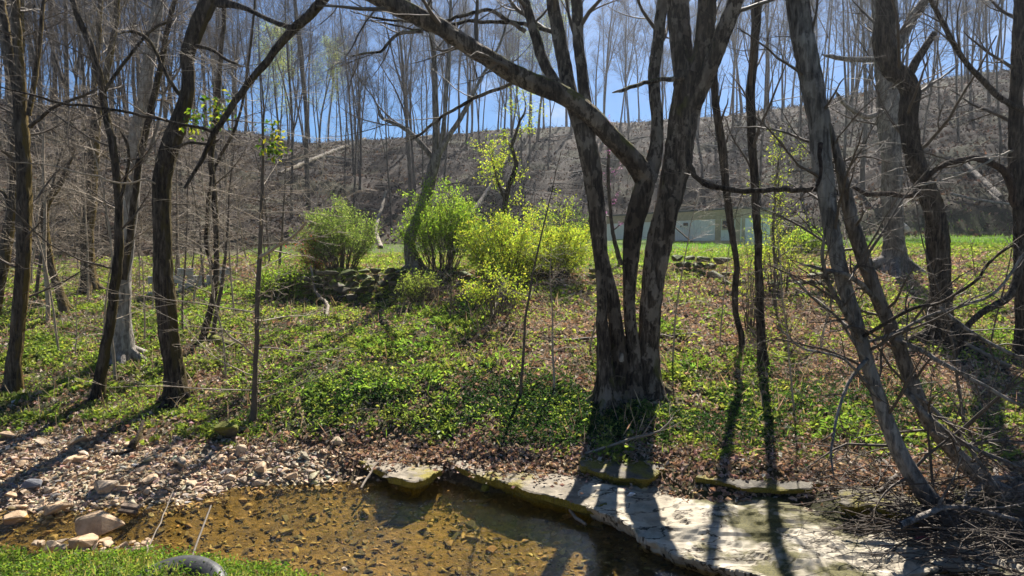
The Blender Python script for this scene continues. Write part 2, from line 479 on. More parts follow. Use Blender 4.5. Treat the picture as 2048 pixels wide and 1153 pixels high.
# ground material: zone colours in a vertex attribute, grain and relief from noise
def ground_mat():
    m, nt, out = new_mat("ground_soil")
    a = nt.nodes.new("ShaderNodeAttribute"); a.attribute_name = "col"
    v = geo_vec(nt)
    n1 = noise_node(nt, 14, 8, .7, v); n2 = noise_node(nt, 1.7, 5, .6, v); n3 = noise_node(nt, 70, 3, .6, v)
    f = ramp(nt, n1.outputs['Fac'], [(.28, (.35, .33, .32)), (.5, (.95, .95, .95)), (.72, (1.75, 1.65, 1.5))]).outputs['Color']
    g = ramp(nt, n2.outputs['Fac'], [(.3, (.7, .7, .7)), (.7, (1.3, 1.28, 1.2))]).outputs['Color']
    c = mixc(nt, 1.0, mixc(nt, 1.0, a.outputs['Color'], f, 'MULTIPLY'), g, 'MULTIPLY')
    ad = nt.nodes.new("ShaderNodeMath"); ad.operation = 'MULTIPLY_ADD'; ad.inputs[1].default_value = .35
    nt.links.new(n3.outputs['Fac'], ad.inputs[0]); nt.links.new(n1.outputs['Fac'], ad.inputs[2])
    principled(nt, out, c, .92, ad.outputs[0], 1.0, .05, .15)
    return m
M['ground'] = ground_mat()
def water_mat():
    m, nt, out = new_mat("creek_water")
    v = geo_vec(nt, (1, 2.2, 1))
    n1 = noise_node(nt, 5, 3, .55, v); n2 = noise_node(nt, 22, 2, .5, v)
    ad = nt.nodes.new("ShaderNodeMath"); ad.operation = 'MULTIPLY_ADD'; ad.inputs[1].default_value = .25
    nt.links.new(n2.outputs['Fac'], ad.inputs[0]); nt.links.new(n1.outputs['Fac'], ad.inputs[2])
    bm = nt.nodes.new("ShaderNodeBump"); bm.inputs['Strength'].default_value = .38; bm.inputs['Distance'].default_value = .02
    nt.links.new(ad.outputs[0], bm.inputs['Height'])
    tr = nt.nodes.new("ShaderNodeBsdfTransparent"); tr.inputs[0].default_value = (.88, .80, .55, 1)
    gl = nt.nodes.new("ShaderNodeBsdfGlossy"); gl.inputs['Roughness'].default_value = .03; gl.inputs['Color'].default_value = (1, 1, 1, 1)
    g = nt.nodes.new("ShaderNodeNewGeometry")
    dp = nt.nodes.new("ShaderNodeVectorMath"); dp.operation = 'DOT_PRODUCT'
    nt.links.new(bm.outputs[0], dp.inputs[0]); nt.links.new(g.outputs['Incoming'], dp.inputs[1])
    nt.links.new(bm.outputs[0], gl.inputs['Normal'])
    def mth(op, a, b=None):
        q = nt.nodes.new("ShaderNodeMath"); q.operation = op
        for k, v_ in enumerate((a, b)):
            if v_ is None: continue
            if hasattr(v_, 'links'): nt.links.new(v_, q.inputs[k])
            else: q.inputs[k].default_value = v_
        return q.outputs[0]
    ab = mth('ABSOLUTE', dp.outputs['Value'])
    fr = mth('ADD', mth('MULTIPLY', mth('POWER', mth('SUBTRACT', 1.0, ab), 5.0), .98), .02)
    mx = nt.nodes.new("ShaderNodeMixShader")
    nt.links.new(fr, mx.inputs[0]); nt.links.new(tr.outputs[0], mx.inputs[1]); nt.links.new(gl.outputs[0], mx.inputs[2])
    nt.links.new(mx.outputs[0], out.inputs['Surface'])
    return m
M['water'] = water_mat()

# ------------------------------------------------------------------ ground sheet
def zones(x, y, z=None):
    """green cover 0..1, gravel 0..1, lawn 0..1, hill 0..1 at world points"""
    if z is None: z = terrain(x, y)
    px, py = to_px(x, np.maximum(y, 2.0), z)
    foot = np.interp(px, _FOOTK, _FOOT)
    hill = np.clip((y - foot + 3) / 6, 0, 1)
    n = fbm(x * .55, y * .55, 40); n2 = fbm(x * 1.6, y * 1.6, 51, 3)
    gravel = np.clip((np.interp(px, [0, 300, 450, 700], [.44, .40, .34, .30]) - z) / .12, 0, 1) * np.clip((y - 6.2) / .5, 0, 1) * np.clip((700 - px) / 60, 0, 1)
    green = np.clip((n * .65 + n2 * .35 - .40) / .16, 0, 1)
    # greener diagonal band down the middle bank, greener left flat, ivy near the big tree
    def blob(cx, cy, rx, ry):
        c = hit(cx, cy); return np.exp(-(((x - c[0]) / rx) ** 2 + ((y - c[1]) / ry) ** 2))
    boost = .7 * blob(760, 720, 1.6, 2.6) + .55 * blob(900, 640, 1.6, 2.0) + .5 * blob(640, 780, 1.2, 1.0) \
          + .6 * blob(300, 640, 3.5, 3.0) + .5 * blob(60, 720, 3, 3) + .55 * blob(2000, 640, 2.0, 2.5) + .4 * blob(1480, 720, .8, .7)
    bare = .55 * blob(1430, 620, 2.2, 2.0) + .5 * blob(1600, 900, 1.4, .6) + .4 * blob(1850, 560, 2.0, 1.6) + .35 * blob(1120, 620, 1.2, 2.0) + .6 * blob(600, 880, 1.0, .4)
    green = np.clip(green * .75 + boost - bare * .8, 0, 1)
    green = green * (1 - gravel) * (1 - hill)
    lawn = np.clip((y - np.interp(px, [-500, 400, 520, 700, 900, 1300, 1500, 1620, 2100, 2700], [60, 60, 17, 16.5, 17.5, 17.2, 20.5, 23, 23.5, 24])) / .6, 0, 1) * (1 - hill) * np.clip((px - 480) / 80, 0, 1) * np.interp(px, [480, 600, 1150, 1330, 3000], [.8, .35, .35, 1, 1])
    near = np.clip((5.75 - y) / .4, 0, 1)
    return green, gravel, np.maximum(lawn, near), hill, near
def ground_colors(x, y, z):
    green, gravel, lawn, hill, near = zones(x, y, z)
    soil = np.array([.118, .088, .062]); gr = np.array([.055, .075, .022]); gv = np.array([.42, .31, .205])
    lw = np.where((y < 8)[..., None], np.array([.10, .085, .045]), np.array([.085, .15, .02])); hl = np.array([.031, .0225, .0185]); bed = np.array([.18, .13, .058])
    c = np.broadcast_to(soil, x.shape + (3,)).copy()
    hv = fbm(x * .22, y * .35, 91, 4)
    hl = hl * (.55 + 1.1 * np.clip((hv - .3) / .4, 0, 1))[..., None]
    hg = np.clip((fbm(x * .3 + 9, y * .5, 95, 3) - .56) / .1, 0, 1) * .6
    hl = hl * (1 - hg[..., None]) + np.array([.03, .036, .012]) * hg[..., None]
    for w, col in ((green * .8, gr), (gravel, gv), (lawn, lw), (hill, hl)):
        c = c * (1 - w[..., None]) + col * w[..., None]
    w = np.clip((.03 - z) / .05, 0, 1) * np.clip((y - 4.6) / .3, 0, 1) * np.clip((10 - y), 0, 1)
    c = c * (1 - w[..., None]) + bed * w[..., None]
    return c
def build_ground():
    ys = [-12.0]
    while ys[-1] < 190:
        y = ys[-1]
        if y < 4: st = .5
        elif y < 18: st = .07
        else: st = .07 + (y - 18) * .011
        ys.append(y + min(st, 2.2))
    ys = np.array(ys); us = np.linspace(-1.35, 1.35, 340)
    Y, U = np.meshgrid(ys, us, indexing='ij')
    X = U * (np.maximum(Y, 0) * .97 + 3.0)
    Z = terrain(X, Y)
    V = np.stack([X, Y, Z], -1).reshape(-1, 3)
    n, k = Y.shape
    idx = np.arange(n * k).reshape(n, k)
    q = np.stack([idx[:-1, :-1], idx[:-1, 1:], idx[1:, 1:], idx[1:, :-1]], -1).reshape(-1, 4)
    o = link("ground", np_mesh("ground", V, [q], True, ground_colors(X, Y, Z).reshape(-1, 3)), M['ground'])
    tag(o, "leaf strewn creek bank rising to a wooded hillside", None, None, "structure")
build_ground()

wb = bmesh.new()
for x, y in ((-14, 4.3), (14, 4.3), (14, 9.6), (-14, 9.6)): wb.verts.new((x, y, 0))
wb.faces.new(wb.verts)
tag(link("creek_water", bm_mesh("creek_water", wb), M['water']), "shallow amber creek water over a pebble bed", None, None, "structure")

# ------------------------------------------------------------------ rock ledges
def poly_sdf(P, Q):
    """signed distance (positive inside) and closest boundary point for points P (n,2), polygon Q (m,2)"""
    A = Q; B = np.roll(Q, -1, 0)
    best = np.full(len(P), 1e9); cl = np.zeros((len(P), 2)); inside = np.zeros(len(P), bool)
    for a, b in zip(A, B):
        ab = b - a; t = np.clip(((P - a) @ ab) / (ab @ ab + 1e-12), 0, 1)
        c = a + t[:, None] * ab; d = np.linalg.norm(P - c, axis=1)
        w = d < best; best[w] = d[w]; cl[w] = c[w]
        cond = ((a[1] > P[:, 1]) != (b[1] > P[:, 1]))
        xs = a[0] + (P[:, 1] - a[1]) * (b[0] - a[0]) / (b[1] - a[1] + 1e-12)
        inside ^= cond & (P[:, 0] < xs)
    return np.where(inside, best, -best), cl
def jag(Q, step, amp, seed):
    rng = np.random.default_rng(seed); out = []
    for a, b in zip(Q, np.roll(Q, -1, 0)):
        L = np.linalg.norm(b - a); n = max(1, int(L / step)); nrm = np.array([-(b - a)[1], (b - a)[0]]) / (L + 1e-9)
        o = 0
        for j in range(n):
            if rng.random() < .45: o = rng.uniform(-1, 1) * amp
            out.append(a + (b - a) * (j / n) + nrm * o)
    return np.array(out)
def slab_mesh(name, outline, zfun, thick, seed, h=.045, amp=.03, under=.10):
    Q = jag(np.array(outline, float), .10, amp, seed)
    mn, mxx = Q.min(0) - h * 2, Q.max(0) + h * 2
    gx = np.arange(mn[0], mxx[0], h); gy = np.arange(mn[1], mxx[1], h)
    X, Y = np.meshgrid(gx, gy, indexing='ij')
    P = np.stack([X.ravel(), Y.ravel()], 1)
    sd, cl = poly_sdf(P, Q)
    keep = sd > -h * .75
    P2 = np.where((sd < 0)[:, None], cl, P)
    Z = zfun(P2[:, 0], P2[:, 1])
    idx = np.arange(len(P)).reshape(X.shape)
    q = np.stack([idx[:-1, :-1], idx[1:, :-1], idx[1:, 1:], idx[:-1, 1:]], -1).reshape(-1, 4)
    q = q[keep[q].all(1) & ((sd[q] > 0).any(1))]
    used = np.unique(q); rem = -np.ones(len(P), int); rem[used] = np.arange(len(used)); q = rem[q]
    V = np.concatenate([P2[used], Z[used][:, None]], 1)
    E = np.concatenate([q[:, [0, 1]], q[:, [1, 2]], q[:, [2, 3]], q[:, [3, 0]]])
    key = np.sort(E, 1); _, inv, cnt = np.unique(key, axis=0, return_inverse=True, return_counts=True)
    inv = inv.ravel()
    bnd = E[cnt[inv] == 1]
    bv = np.unique(bnd)
    rng = np.random.default_rng(seed + 5)
    cen = V[:, :2].mean(0)
    nrm = np.zeros((len(V), 2))
    for a, b in bnd:
        d = V[b, :2] - V[a, :2]; nn = np.array([d[1], -d[0]]); nrm[a] += nn; nrm[b] += nn
    nrm /= np.linalg.norm(nrm, axis=1, keepdims=True) + 1e-9
    allV = [V]; off = len(V); last = {v: v for v in bv}; faces = [q]
    for dz, dr in ((-.012, .012), (-thick * .28, .0), (-thick * .5, -under * .45), (-thick * .72, -under * .55), (-thick, -under)):
        nv = V[bv].copy()
        wob = (fbm(nv[:, 0] * 7, nv[:, 1] * 7, seed + int(abs(dz) * 1000), 2) - .5) * .05
        nv[:, :2] += nrm[bv] * (dr + wob)[:, None]; nv[:, 2] += dz
        new = {v: off + i for i, v in enumerate(bv)}
        fq = np.array([[last[b], last[a], new[a], new[b]] for a, b in bnd])
        faces.append(fq); allV.append(nv); off += len(bv); last = new
    return np_mesh(name, np.concatenate(allV), [np.concatenate(faces)], smooth=False)

ledge = empty("rock_ledge", (2.0, 7.8, 0), "long shelf of layered limestone, mossy at one end and bare pale at other", "rock ledge")
def slab(px_outline, z, thick, mat, seed, tilt=(0, 0), amp=.03, rough=.05, steps=0.0, under=.10, h=.04):
    out = [at_z(a, b, z)[:2] for a, b in px_outline]
    c = np.mean(out, 0)
    def zf(x, y):
        n = fbm(x * 1.3 + .6 * y, y * 3.2, seed + 70, 4)
        zz = z + (x - c[0]) * tilt[0] + (y - c[1]) * tilt[1] + (n - .5) * rough
        if steps:
            q = n * 6; fr = q % 1
            zz = zz + (np.floor(q) + np.clip(fr / .12, 0, 1)) / 6 * steps
        return zz + (fbm(x * 9, y * 9, seed + 2, 2) - .5) * .014
    o = link("slab", slab_mesh("slab", out, zf, thick, seed, h=h, amp=amp, under=under), mat, ledge)
    o.matrix_parent_inverse = Matrix.Translation(-ledge.location)
    return o
slab([(1158,1010),(1185,1036),(1240,1058),(1300,1094),(1350,1116),(1440,1140),(1540,1172),(1700,1215),(1800,1150),(1900,1128),(2000,1140),(2150,1180),(2330,1200),(2330,1090),(2000,1040),(1800,985),(1640,950),(1450,930),(1330,925),(1220,945)],
     .07, .18, M['ledge'], 11, (-.012, .045), rough=.08, steps=.12, h=.03)
slab([(868,898),(905,926),(945,944),(1000,960),(1050,976),(1100,986),(1150,1002),(1192,1008),(1230,985),(1330,955),(1330,915),(1150,895),(1000,880),(930,875)],
     .20, .30, M['ledge_moss'], 23, (-.01, .02), rough=.07, under=.24, amp=.05)
slab([(675,880),(700,908),(745,930),(790,952),(830,957),(868,945),(888,928),(890,890),(840,870),(760,860),(690,862)],
     .19, .30, M['ledge_moss'], 37, (0, .03), rough=.08, under=.24, amp=.05)
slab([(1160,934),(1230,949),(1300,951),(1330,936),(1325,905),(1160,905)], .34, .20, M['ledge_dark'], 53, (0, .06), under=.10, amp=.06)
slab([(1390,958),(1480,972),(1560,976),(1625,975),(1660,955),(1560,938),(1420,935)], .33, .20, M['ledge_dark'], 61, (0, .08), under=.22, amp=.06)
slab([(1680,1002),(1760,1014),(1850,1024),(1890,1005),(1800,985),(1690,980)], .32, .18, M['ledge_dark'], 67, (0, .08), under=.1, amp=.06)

# ------------------------------------------------------------------ stones
def hull_mesh(name, seed, n=16, box=.45, flat=.55):
    rng = np.random.default_rng(seed)
    p = rng.standard_normal((n, 3)); p /= np.linalg.norm(p, axis=1, keepdims=True)
    m = np.max(np.abs(p), axis=1, keepdims=True)
    p = p * (1 - box) + (p / m) * box
    p *= np.array([1, .75, flat]) * .5
    bm = bmesh.new()
    for v in p: bm.verts.new(v)
    r = bmesh.ops.convex_hull(bm, input=bm.verts)
    bmesh.ops.delete(bm, geom=[g for g in r['geom_interior'] if isinstance(g, bmesh.types.BMVert)], context='VERTS')
    bmesh.ops.dissolve_limit(bm, angle_limit=R(14), verts=bm.verts, edges=bm.edges)
    bmesh.ops.bevel(bm, geom=bm.edges, offset=.035, segments=1, affect='EDGES')
    bmesh.ops.triangulate(bm, faces=bm.faces)
    bmesh.ops.recalc_face_normals(bm, faces=bm.faces)
    return bm_mesh(name, bm)
STONES = [hull_mesh("stone_shape", 100 + i, 11 + i % 5, .3 + .05 * (i % 6), .34 + .09 * (i % 4)) for i in range(14)]
for me in STONES: me.materials.append(M['stone'])
def mesh_np(me):
    v = np.zeros(len(me.vertices) * 3); me.vertices.foreach_get("co", v)
    f = np.array([p.vertices[:] for p in me.polygons]); return v.reshape(-1, 3), f
ST_NP = [mesh_np(m) for m in [hull_mesh("tmp", 300 + i, 9, .3, .4) for i in range(6)]]
def stone_field(name, rng, C, size, mat, cols):
    V, Fc, K = [], [], []; off = 0
    which = rng.integers(0, len(ST_NP), len(C))
    for w in range(len(ST_NP)):
        sel = np.where(which == w)[0]
        if not len(sel): continue
        v, f = ST_NP[w]; n = len(sel)
        a = rng.uniform(0, 6.28, n); tl = rng.normal(0, .25, (n, 2))
        ca, sa = np.cos(a), np.sin(a)
        X = v[None, :, 0] * ca[:, None] - v[None, :, 1] * sa[:, None]
        Y = v[None, :, 0] * sa[:, None] + v[None, :, 1] * ca[:, None]
        Zz = v[None, :, 2] + X * tl[:, :1] + Y * tl[:, 1:]
        P = np.stack([X, Y, Zz], -1) * size[sel][:, None, None] + C[sel][:, None, :]
        V.append(P.reshape(-1, 3)); Fc.append((f[None] + (off + np.arange(n) * len(v))[:, None, None]).reshape(-1, 3)); off += n * len(v)
        K.append(np.repeat(cols[sel], len(v), axis=0))
    me = np_mesh(name, np.concatenate(V), [np.concatenate(Fc)], False, np.concatenate(K))
    return link(name, me, mat)
def attr_stone_mat(name, rough=.8):
    m, nt, out = new_mat(name)
    a = nt.nodes.new("ShaderNodeAttribute"); a.attribute_name = "col"
    n1 = noise_node(nt, 30, 5, .6, geo_vec(nt))
    f = ramp(nt, n1.outputs['Fac'], [(.3, (.6, .6, .6)), (.7, (1.3, 1.3, 1.3))]).outputs['Color']
    principled(nt, out, mixc(nt, 1.0, a.outputs['Color'], f, 'MULTIPLY'), rough, n1.outputs['Fac'], .4, .01)
    return m
M['pebble'] = attr_stone_mat("pebble")
rng = np.random.default_rng(7)
STONE_COLS = [(.54, .42, .28), (.46, .355, .235), (.60, .49, .35), (.37, .28, .19), (.31, .28, .245), (.48, .335, .21), (.25, .205, .16)]
# gravel bar
N = 30000
gx = rng.uniform(-9, -1.3, N); gy = rng.uniform(6.3, 10.2, N)
zz = terrain(gx, gy); px_, _ = to_px(gx, gy, zz)
_, grv, _, _, _ = zones(gx, gy, zz)
ok = (rng.random(N) < grv * 1.2) & (px_ < 720) & (zz > -.06)
gx, gy, zz = gx[ok][:9000], gy[ok][:9000], zz[ok][:9000]
sz = np.exp(rng.normal(-2.85, .42, len(gx)))
o = stone_field("gravel", rng, np.stack([gx, gy, zz + sz * .10], 1), sz, M['pebble'], pal(rng, len(gx), STONE_COLS, .15))
tag(o, "small tan pebbles covering the gravel bar", None, None, "stuff")
# creek bed
N = 9000
gx = rng.uniform(-6.5, 6.5, N); gy = rng.uniform(4.9, 8.7, N); zz = terrain(gx, gy)
ok = (zz < .0) & (zz > -.4); gx, gy, zz = gx[ok], gy[ok], zz[ok]
sz = np.exp(rng.normal(-2.75, .45, len(gx)))
o = stone_field("creek_pebbles", rng, np.stack([gx, gy, zz + sz * .04], 1), sz, M['pebble'],
                pal(rng, len(gx), [(.22, .155, .065), (.26, .185, .08), (.16, .115, .05), (.10, .078, .04), (.36, .27, .13), (.07, .06, .035)], .2))
tag(o, "brown and golden pebbles lying under the creek water", None, None, "stuff")

def place_stone(px, py, wpx, label, group=None, variant=None, flat=1.0, rot=None, mat=None, sink=.18, name="creek_stone", zmin=None, long=1.0, tilt=0.0):
    p = hit(px, py)
    if zmin is not None and p[2] < zmin: p = at_z(px, py, zmin)
    s = wpx * p[1] / F
    v = variant if variant is not None else random.randrange(len(STONES))
    me = STONES[v]
    if mat is not None:
        me = me.copy(); me.materials.clear(); me.materials.append(mat)
    o = link(name, me)
    hgt = s * .5 * (.34 + .09 * (v % 4)) * flat
    o.location = (p[0], p[1], p[2] + hgt * (1 - sink * 2))
    o.scale = (s * long, s, s * flat)
    o.rotation_euler = (tilt + random.uniform(-.15, .15), random.uniform(-.15, .15), rot if rot is not None else random.uniform(0, 6.28))
    return tag(o, label, "stone", group)
random.seed(4)
place_stone(205, 985, 62, "large flat tan slab stone resting on the gravel bar", variant=3, flat=.9, rot=.4)
place_stone(118, 1030, 56, "blocky buff stone at the water edge of gravel bar", variant=1, flat=1.3, rot=.2)
place_stone(62, 982, 46, "smooth blue grey stone on the gravel bar", variant=6, flat=1.1, rot=.1, mat=stone_mat("blue_grey_stone", ((.12, .12, .13), (.2, .2, .21), (.3, .3, .31)), wet=True))
place_stone(35, 1045, 52, "tilted wedge of buff rock at gravel bar's tip", variant=9, flat=1.1, rot=.7, tilt=.3)
place_stone(205, 1060, 84, "long pale wedge shaped stone rising out of the creek", variant=5, flat=1.2, rot=.55, long=1.25, zmin=.02, sink=.1)
place_stone(165, 1092, 58, "pale rounded stone on the spit beside the grass", variant=2, flat=1.0, rot=.0, zmin=.03)
place_stone(300, 965, 40, "rusty tan cobble at the edge of pool", variant=8, flat=1.2)
place_stone(360, 936, 34, "angular cream stone standing on gravel bar's slope", variant=11, flat=1.3)
place_stone(380, 977, 22, "small dark wet stone at the pool's rim", variant=7, zmin=0, mat=stone_mat("dark_wet_stone", ((.03, .03, .03), (.06, .055, .05), (.1, .09, .08)), wet=True))
place_stone(445, 882, 66, "dark boulder capped with yellow green moss above gravel bar", variant=4, flat=1.5, rot=.3, mat=M['boulder'], name="boulder", sink=-.15)
place_stone(970, 983, 26, "small moss topped rock standing in the creek", variant=2, flat=1.6, mat=M['boulder'], zmin=.0)
place_stone(1123, 1003, 16, "upright grey stone leaning on the ledge undercut", variant=9, flat=1.9, zmin=0.0)
place_stone(1375, 740, 30, "dark round rock beside the many stemmed tree", variant=6, flat=1.2, mat=M['boulder'], name="boulder")
place_stone(790, 968, 18, "white stone in shallow water below mossy ledge", variant=3, zmin=0)
place_stone(720, 965, 20, "cream cobble where the gravel meets mossy ledge", variant=1, zmin=0)
o = place_stone(1262, 993, 22, "white chunk of quartz lying on shaded ledge", variant=10, flat=.9, zmin=.17, mat=flat_mat("white_stone", (.75, .76, .78), .6))
place_stone(1240, 991, 12, "small brown stone beside the white quartz chunk", variant=12, zmin=.17)
place_stone(1406, 1080, 9, "rust coloured pebble alone on the bare ledge", variant=0, zmin=.12, mat=flat_mat("rust_pebble", (.25, .11, .06)))
place_stone(1703, 1095, 15, "black pebble on the wet ledge, larger of a pair", variant=2, zmin=.09, mat=flat_mat("black_pebble", (.02, .018, .016), .35))
place_stone(1716, 1094, 12, "black pebble on the wet ledge, smaller of a pair", variant=5, zmin=.09, mat=bpy.data.materials["black_pebble"])
place_stone(690, 1140, 18, "pale stone at the tip of grassy near bank", variant=5, zmin=.02)
# cobbles of the bar, one object each
cnt = 0; tries = 0
while cnt < 210 and tries < 4000:
    tries += 1
    px = random.uniform(-30, 690); py = random.uniform(880, 1030)
    p = hit(px, py)
    if p[2] < .0 or p[2] > .40: continue
    place_stone(px, py, (cw := min(46, 10 + random.expovariate(1 / 8.))), "%s tan cobble among the gravel bar stones" % ("small" if cw < 15 else "medium sized" if cw < 24 else "large"), "cobbles of the gravel bar", sink=.25)
    cnt += 1
for i in range(46):
    px = random.uniform(70, 300); py = random.uniform(1085, 1108) + (px - 200) * -.03
    place_stone(px, py, random.uniform(10, 34), "pale cobble on the stony spit beside the grass", "cobbles of the near spit", zmin=.0, sink=.1)
for i in range(46):
    px = random.uniform(640, 900); py = random.uniform(955, 985)
    place_stone(px, py, random.uniform(6, 16), "wet cobble at the foot of mossy ledge", "cobbles below the ledge", zmin=-.05)

# ------------------------------------------------------------------ traced trees
def trace(pts, d0, d1=None, step=.065, jitter=0.0, seed=0):
    """pixel polyline [(px,py,width_px)] at depth d0 (to d1 at its end) -> points, radii"""
    n = len(pts); d1 = d0 if d1 is None else d1
    rows = []
    for i, (px, py, w) in enumerate(pts):
        d = d0 + (d1 - d0) * i / max(1, n - 1)
        p = at_depth(px, py, d); rows.append([*p, w * .44 * d / F])
    c = catmull(rows, step)
    if jitter:
        r = np.random.default_rng(seed)
        k = np.cumsum(r.normal(0, jitter, (len(c), 3)), 0); k -= np.linspace(0, 1, len(c))[:, None] * k[-1]
        c[:, :3] += k
    return c[:, :3], np.maximum(c[:, 3], .002)
def root_flare(P, Rr, z0, amt=.55, h=.28):
    dirn = unit(P[0] - P[min(4, len(P) - 1)])
    pre = [P[0] + dirn * .1 * k for k in (4, 3, 2, 1)]
    P = np.vstack([pre, P]); Rr = np.concatenate([[Rr[0]] * 4, Rr])
    return P, Rr * (1 + amt * np.exp(-np.clip(P[:, 2] - z0, -.3, 9) / h))
def extend_up(P, Rr, L, seed, up=.12, wig=.06):
    """carry a stem on above the picture so that it ends in a crown, not in a cut"""
    r = np.random.default_rng(seed)
    T = unit(P[-1] - P[-4]); n = max(4, int(L / .3))
    e = grow(r, P[-1], T, L, n, wig, up)[1:]
    return np.vstack([P, e]), np.concatenate([Rr, Rr[-1] * np.linspace(.97, .25, n)])
TW_CROWN = lambda n1=10, L1=(1.2, 3.0), n2=6, n3=5, up=.05: [
    dict(n=n1, t0=.45, L=L1, ang=(30, 62), up=up, wig=.10, rr=.42, pts=8, sides=6, rmax=.035),
    dict(n=n2, t0=.2, L=(.5, 1.3), ang=(28, 60), up=.03, wig=.12, rr=.5, pts=5, sides=4),
    dict(n=n3, t0=.15, L=(.2, .55), ang=(25, 60), up=.02, wig=.14, rr=.6, pts=3, sides=3)]
def hero(name, label, base, stems, bark, cat="tree", d=None, group=None, twigs=None, twig_mat='bark_twig', seed=0, sides=18, rough=.06, flare=.5, ext=4.0, flat=None, ws=1.0):
    """stems: list of dict(p=[(px,py,w)], part, d0, d1, root, ext, tw)"""
    b = hit(*base)
    if d is not None: b = np.array([*at_depth(base[0], base[1], d)[:2], 0]); b[2] = gz(b[0], b[1])
    root = empty(name, b, label, cat, group)
    inv = Matrix.Translation(-Vector(b))
    rg = np.random.default_rng(seed + 900)
    tw = []; k = 0; made = []
    for st in stems:
        d0 = b[1] + st.get('d0', 0); d1 = b[1] + st.get('d1', st.get('d0', 0))
        P, Rr = trace([(a_, b_, w_ * ws) for a_, b_, w_ in st['p']], d0, d1, jitter=st.get('jit', .004), seed=seed + k)
        if st.get('root', k == 0): P, Rr = root_flare(P, Rr, b[2], flare)
        e = st.get('ext', ext if st['p'][-1][1] < 15 else 0)
        if e: P, Rr = extend_up(P, Rr, e, seed + k)
        else:
            m = max(2, len(P) // 6); Rr = Rr.copy(); Rr[-m:] *= np.linspace(1, st.get('tip', .35), m)
        sd = (44 if Rr.max() > .11 else sides) if Rr.max() > .05 else 8
        o = link(st.get('part', 'trunk' if k == 0 else 'limb'), tubes_mesh(name, [(P, Rr, sd)], rough if sd > 8 else .04, seed + k), M[st.get('mat', bark)], root)
        o.matrix_parent_inverse = inv
        if st.get('root', k == 0) and Rr.max() > .10:
            base = P[4]; r0 = Rr[4] / 1.4
            for q in range(6):
                az = q * 1.05 + rg.uniform(-.3, .3); L = r0 * rg.uniform(2.2, 3.6); rows = []
                for tt, up in ((.25, .22), (.8, .10), (1.5, .0), (2.2, -.12)):
                    x_, y_ = base[0] + math.cos(az) * r0 * tt * L / r0 / 2.2, base[1] + math.sin(az) * r0 * tt * L / r0 / 2.2
                    rows.append([x_, y_, gz(x_, y_) + up * min(1.4, r0 / .16), r0 * (.50 - .15 * tt)])
                cc = catmull(np.array(rows), .05)
                o = link("root", tubes_mesh(name + "_root", [(cc[:, :3], np.maximum(cc[:, 3], .01), 12)], .05, seed + q), M[bark], root); o.matrix_parent_inverse = inv
        t = st.get('tw', twigs)
        if t: ramify(rg, tw, P, Rr, t, 0, flat)
        made.append((P, Rr)); k += 1
    if tw:
        o = link("branches", tubes_mesh(name + "_branches", tw), M[twig_mat], root); o.matrix_parent_inverse = inv; o["kind"] = "stuff"
    return root, made, tw

mid_tw = TW_CROWN(8, (.9, 2.2), 5, 4)
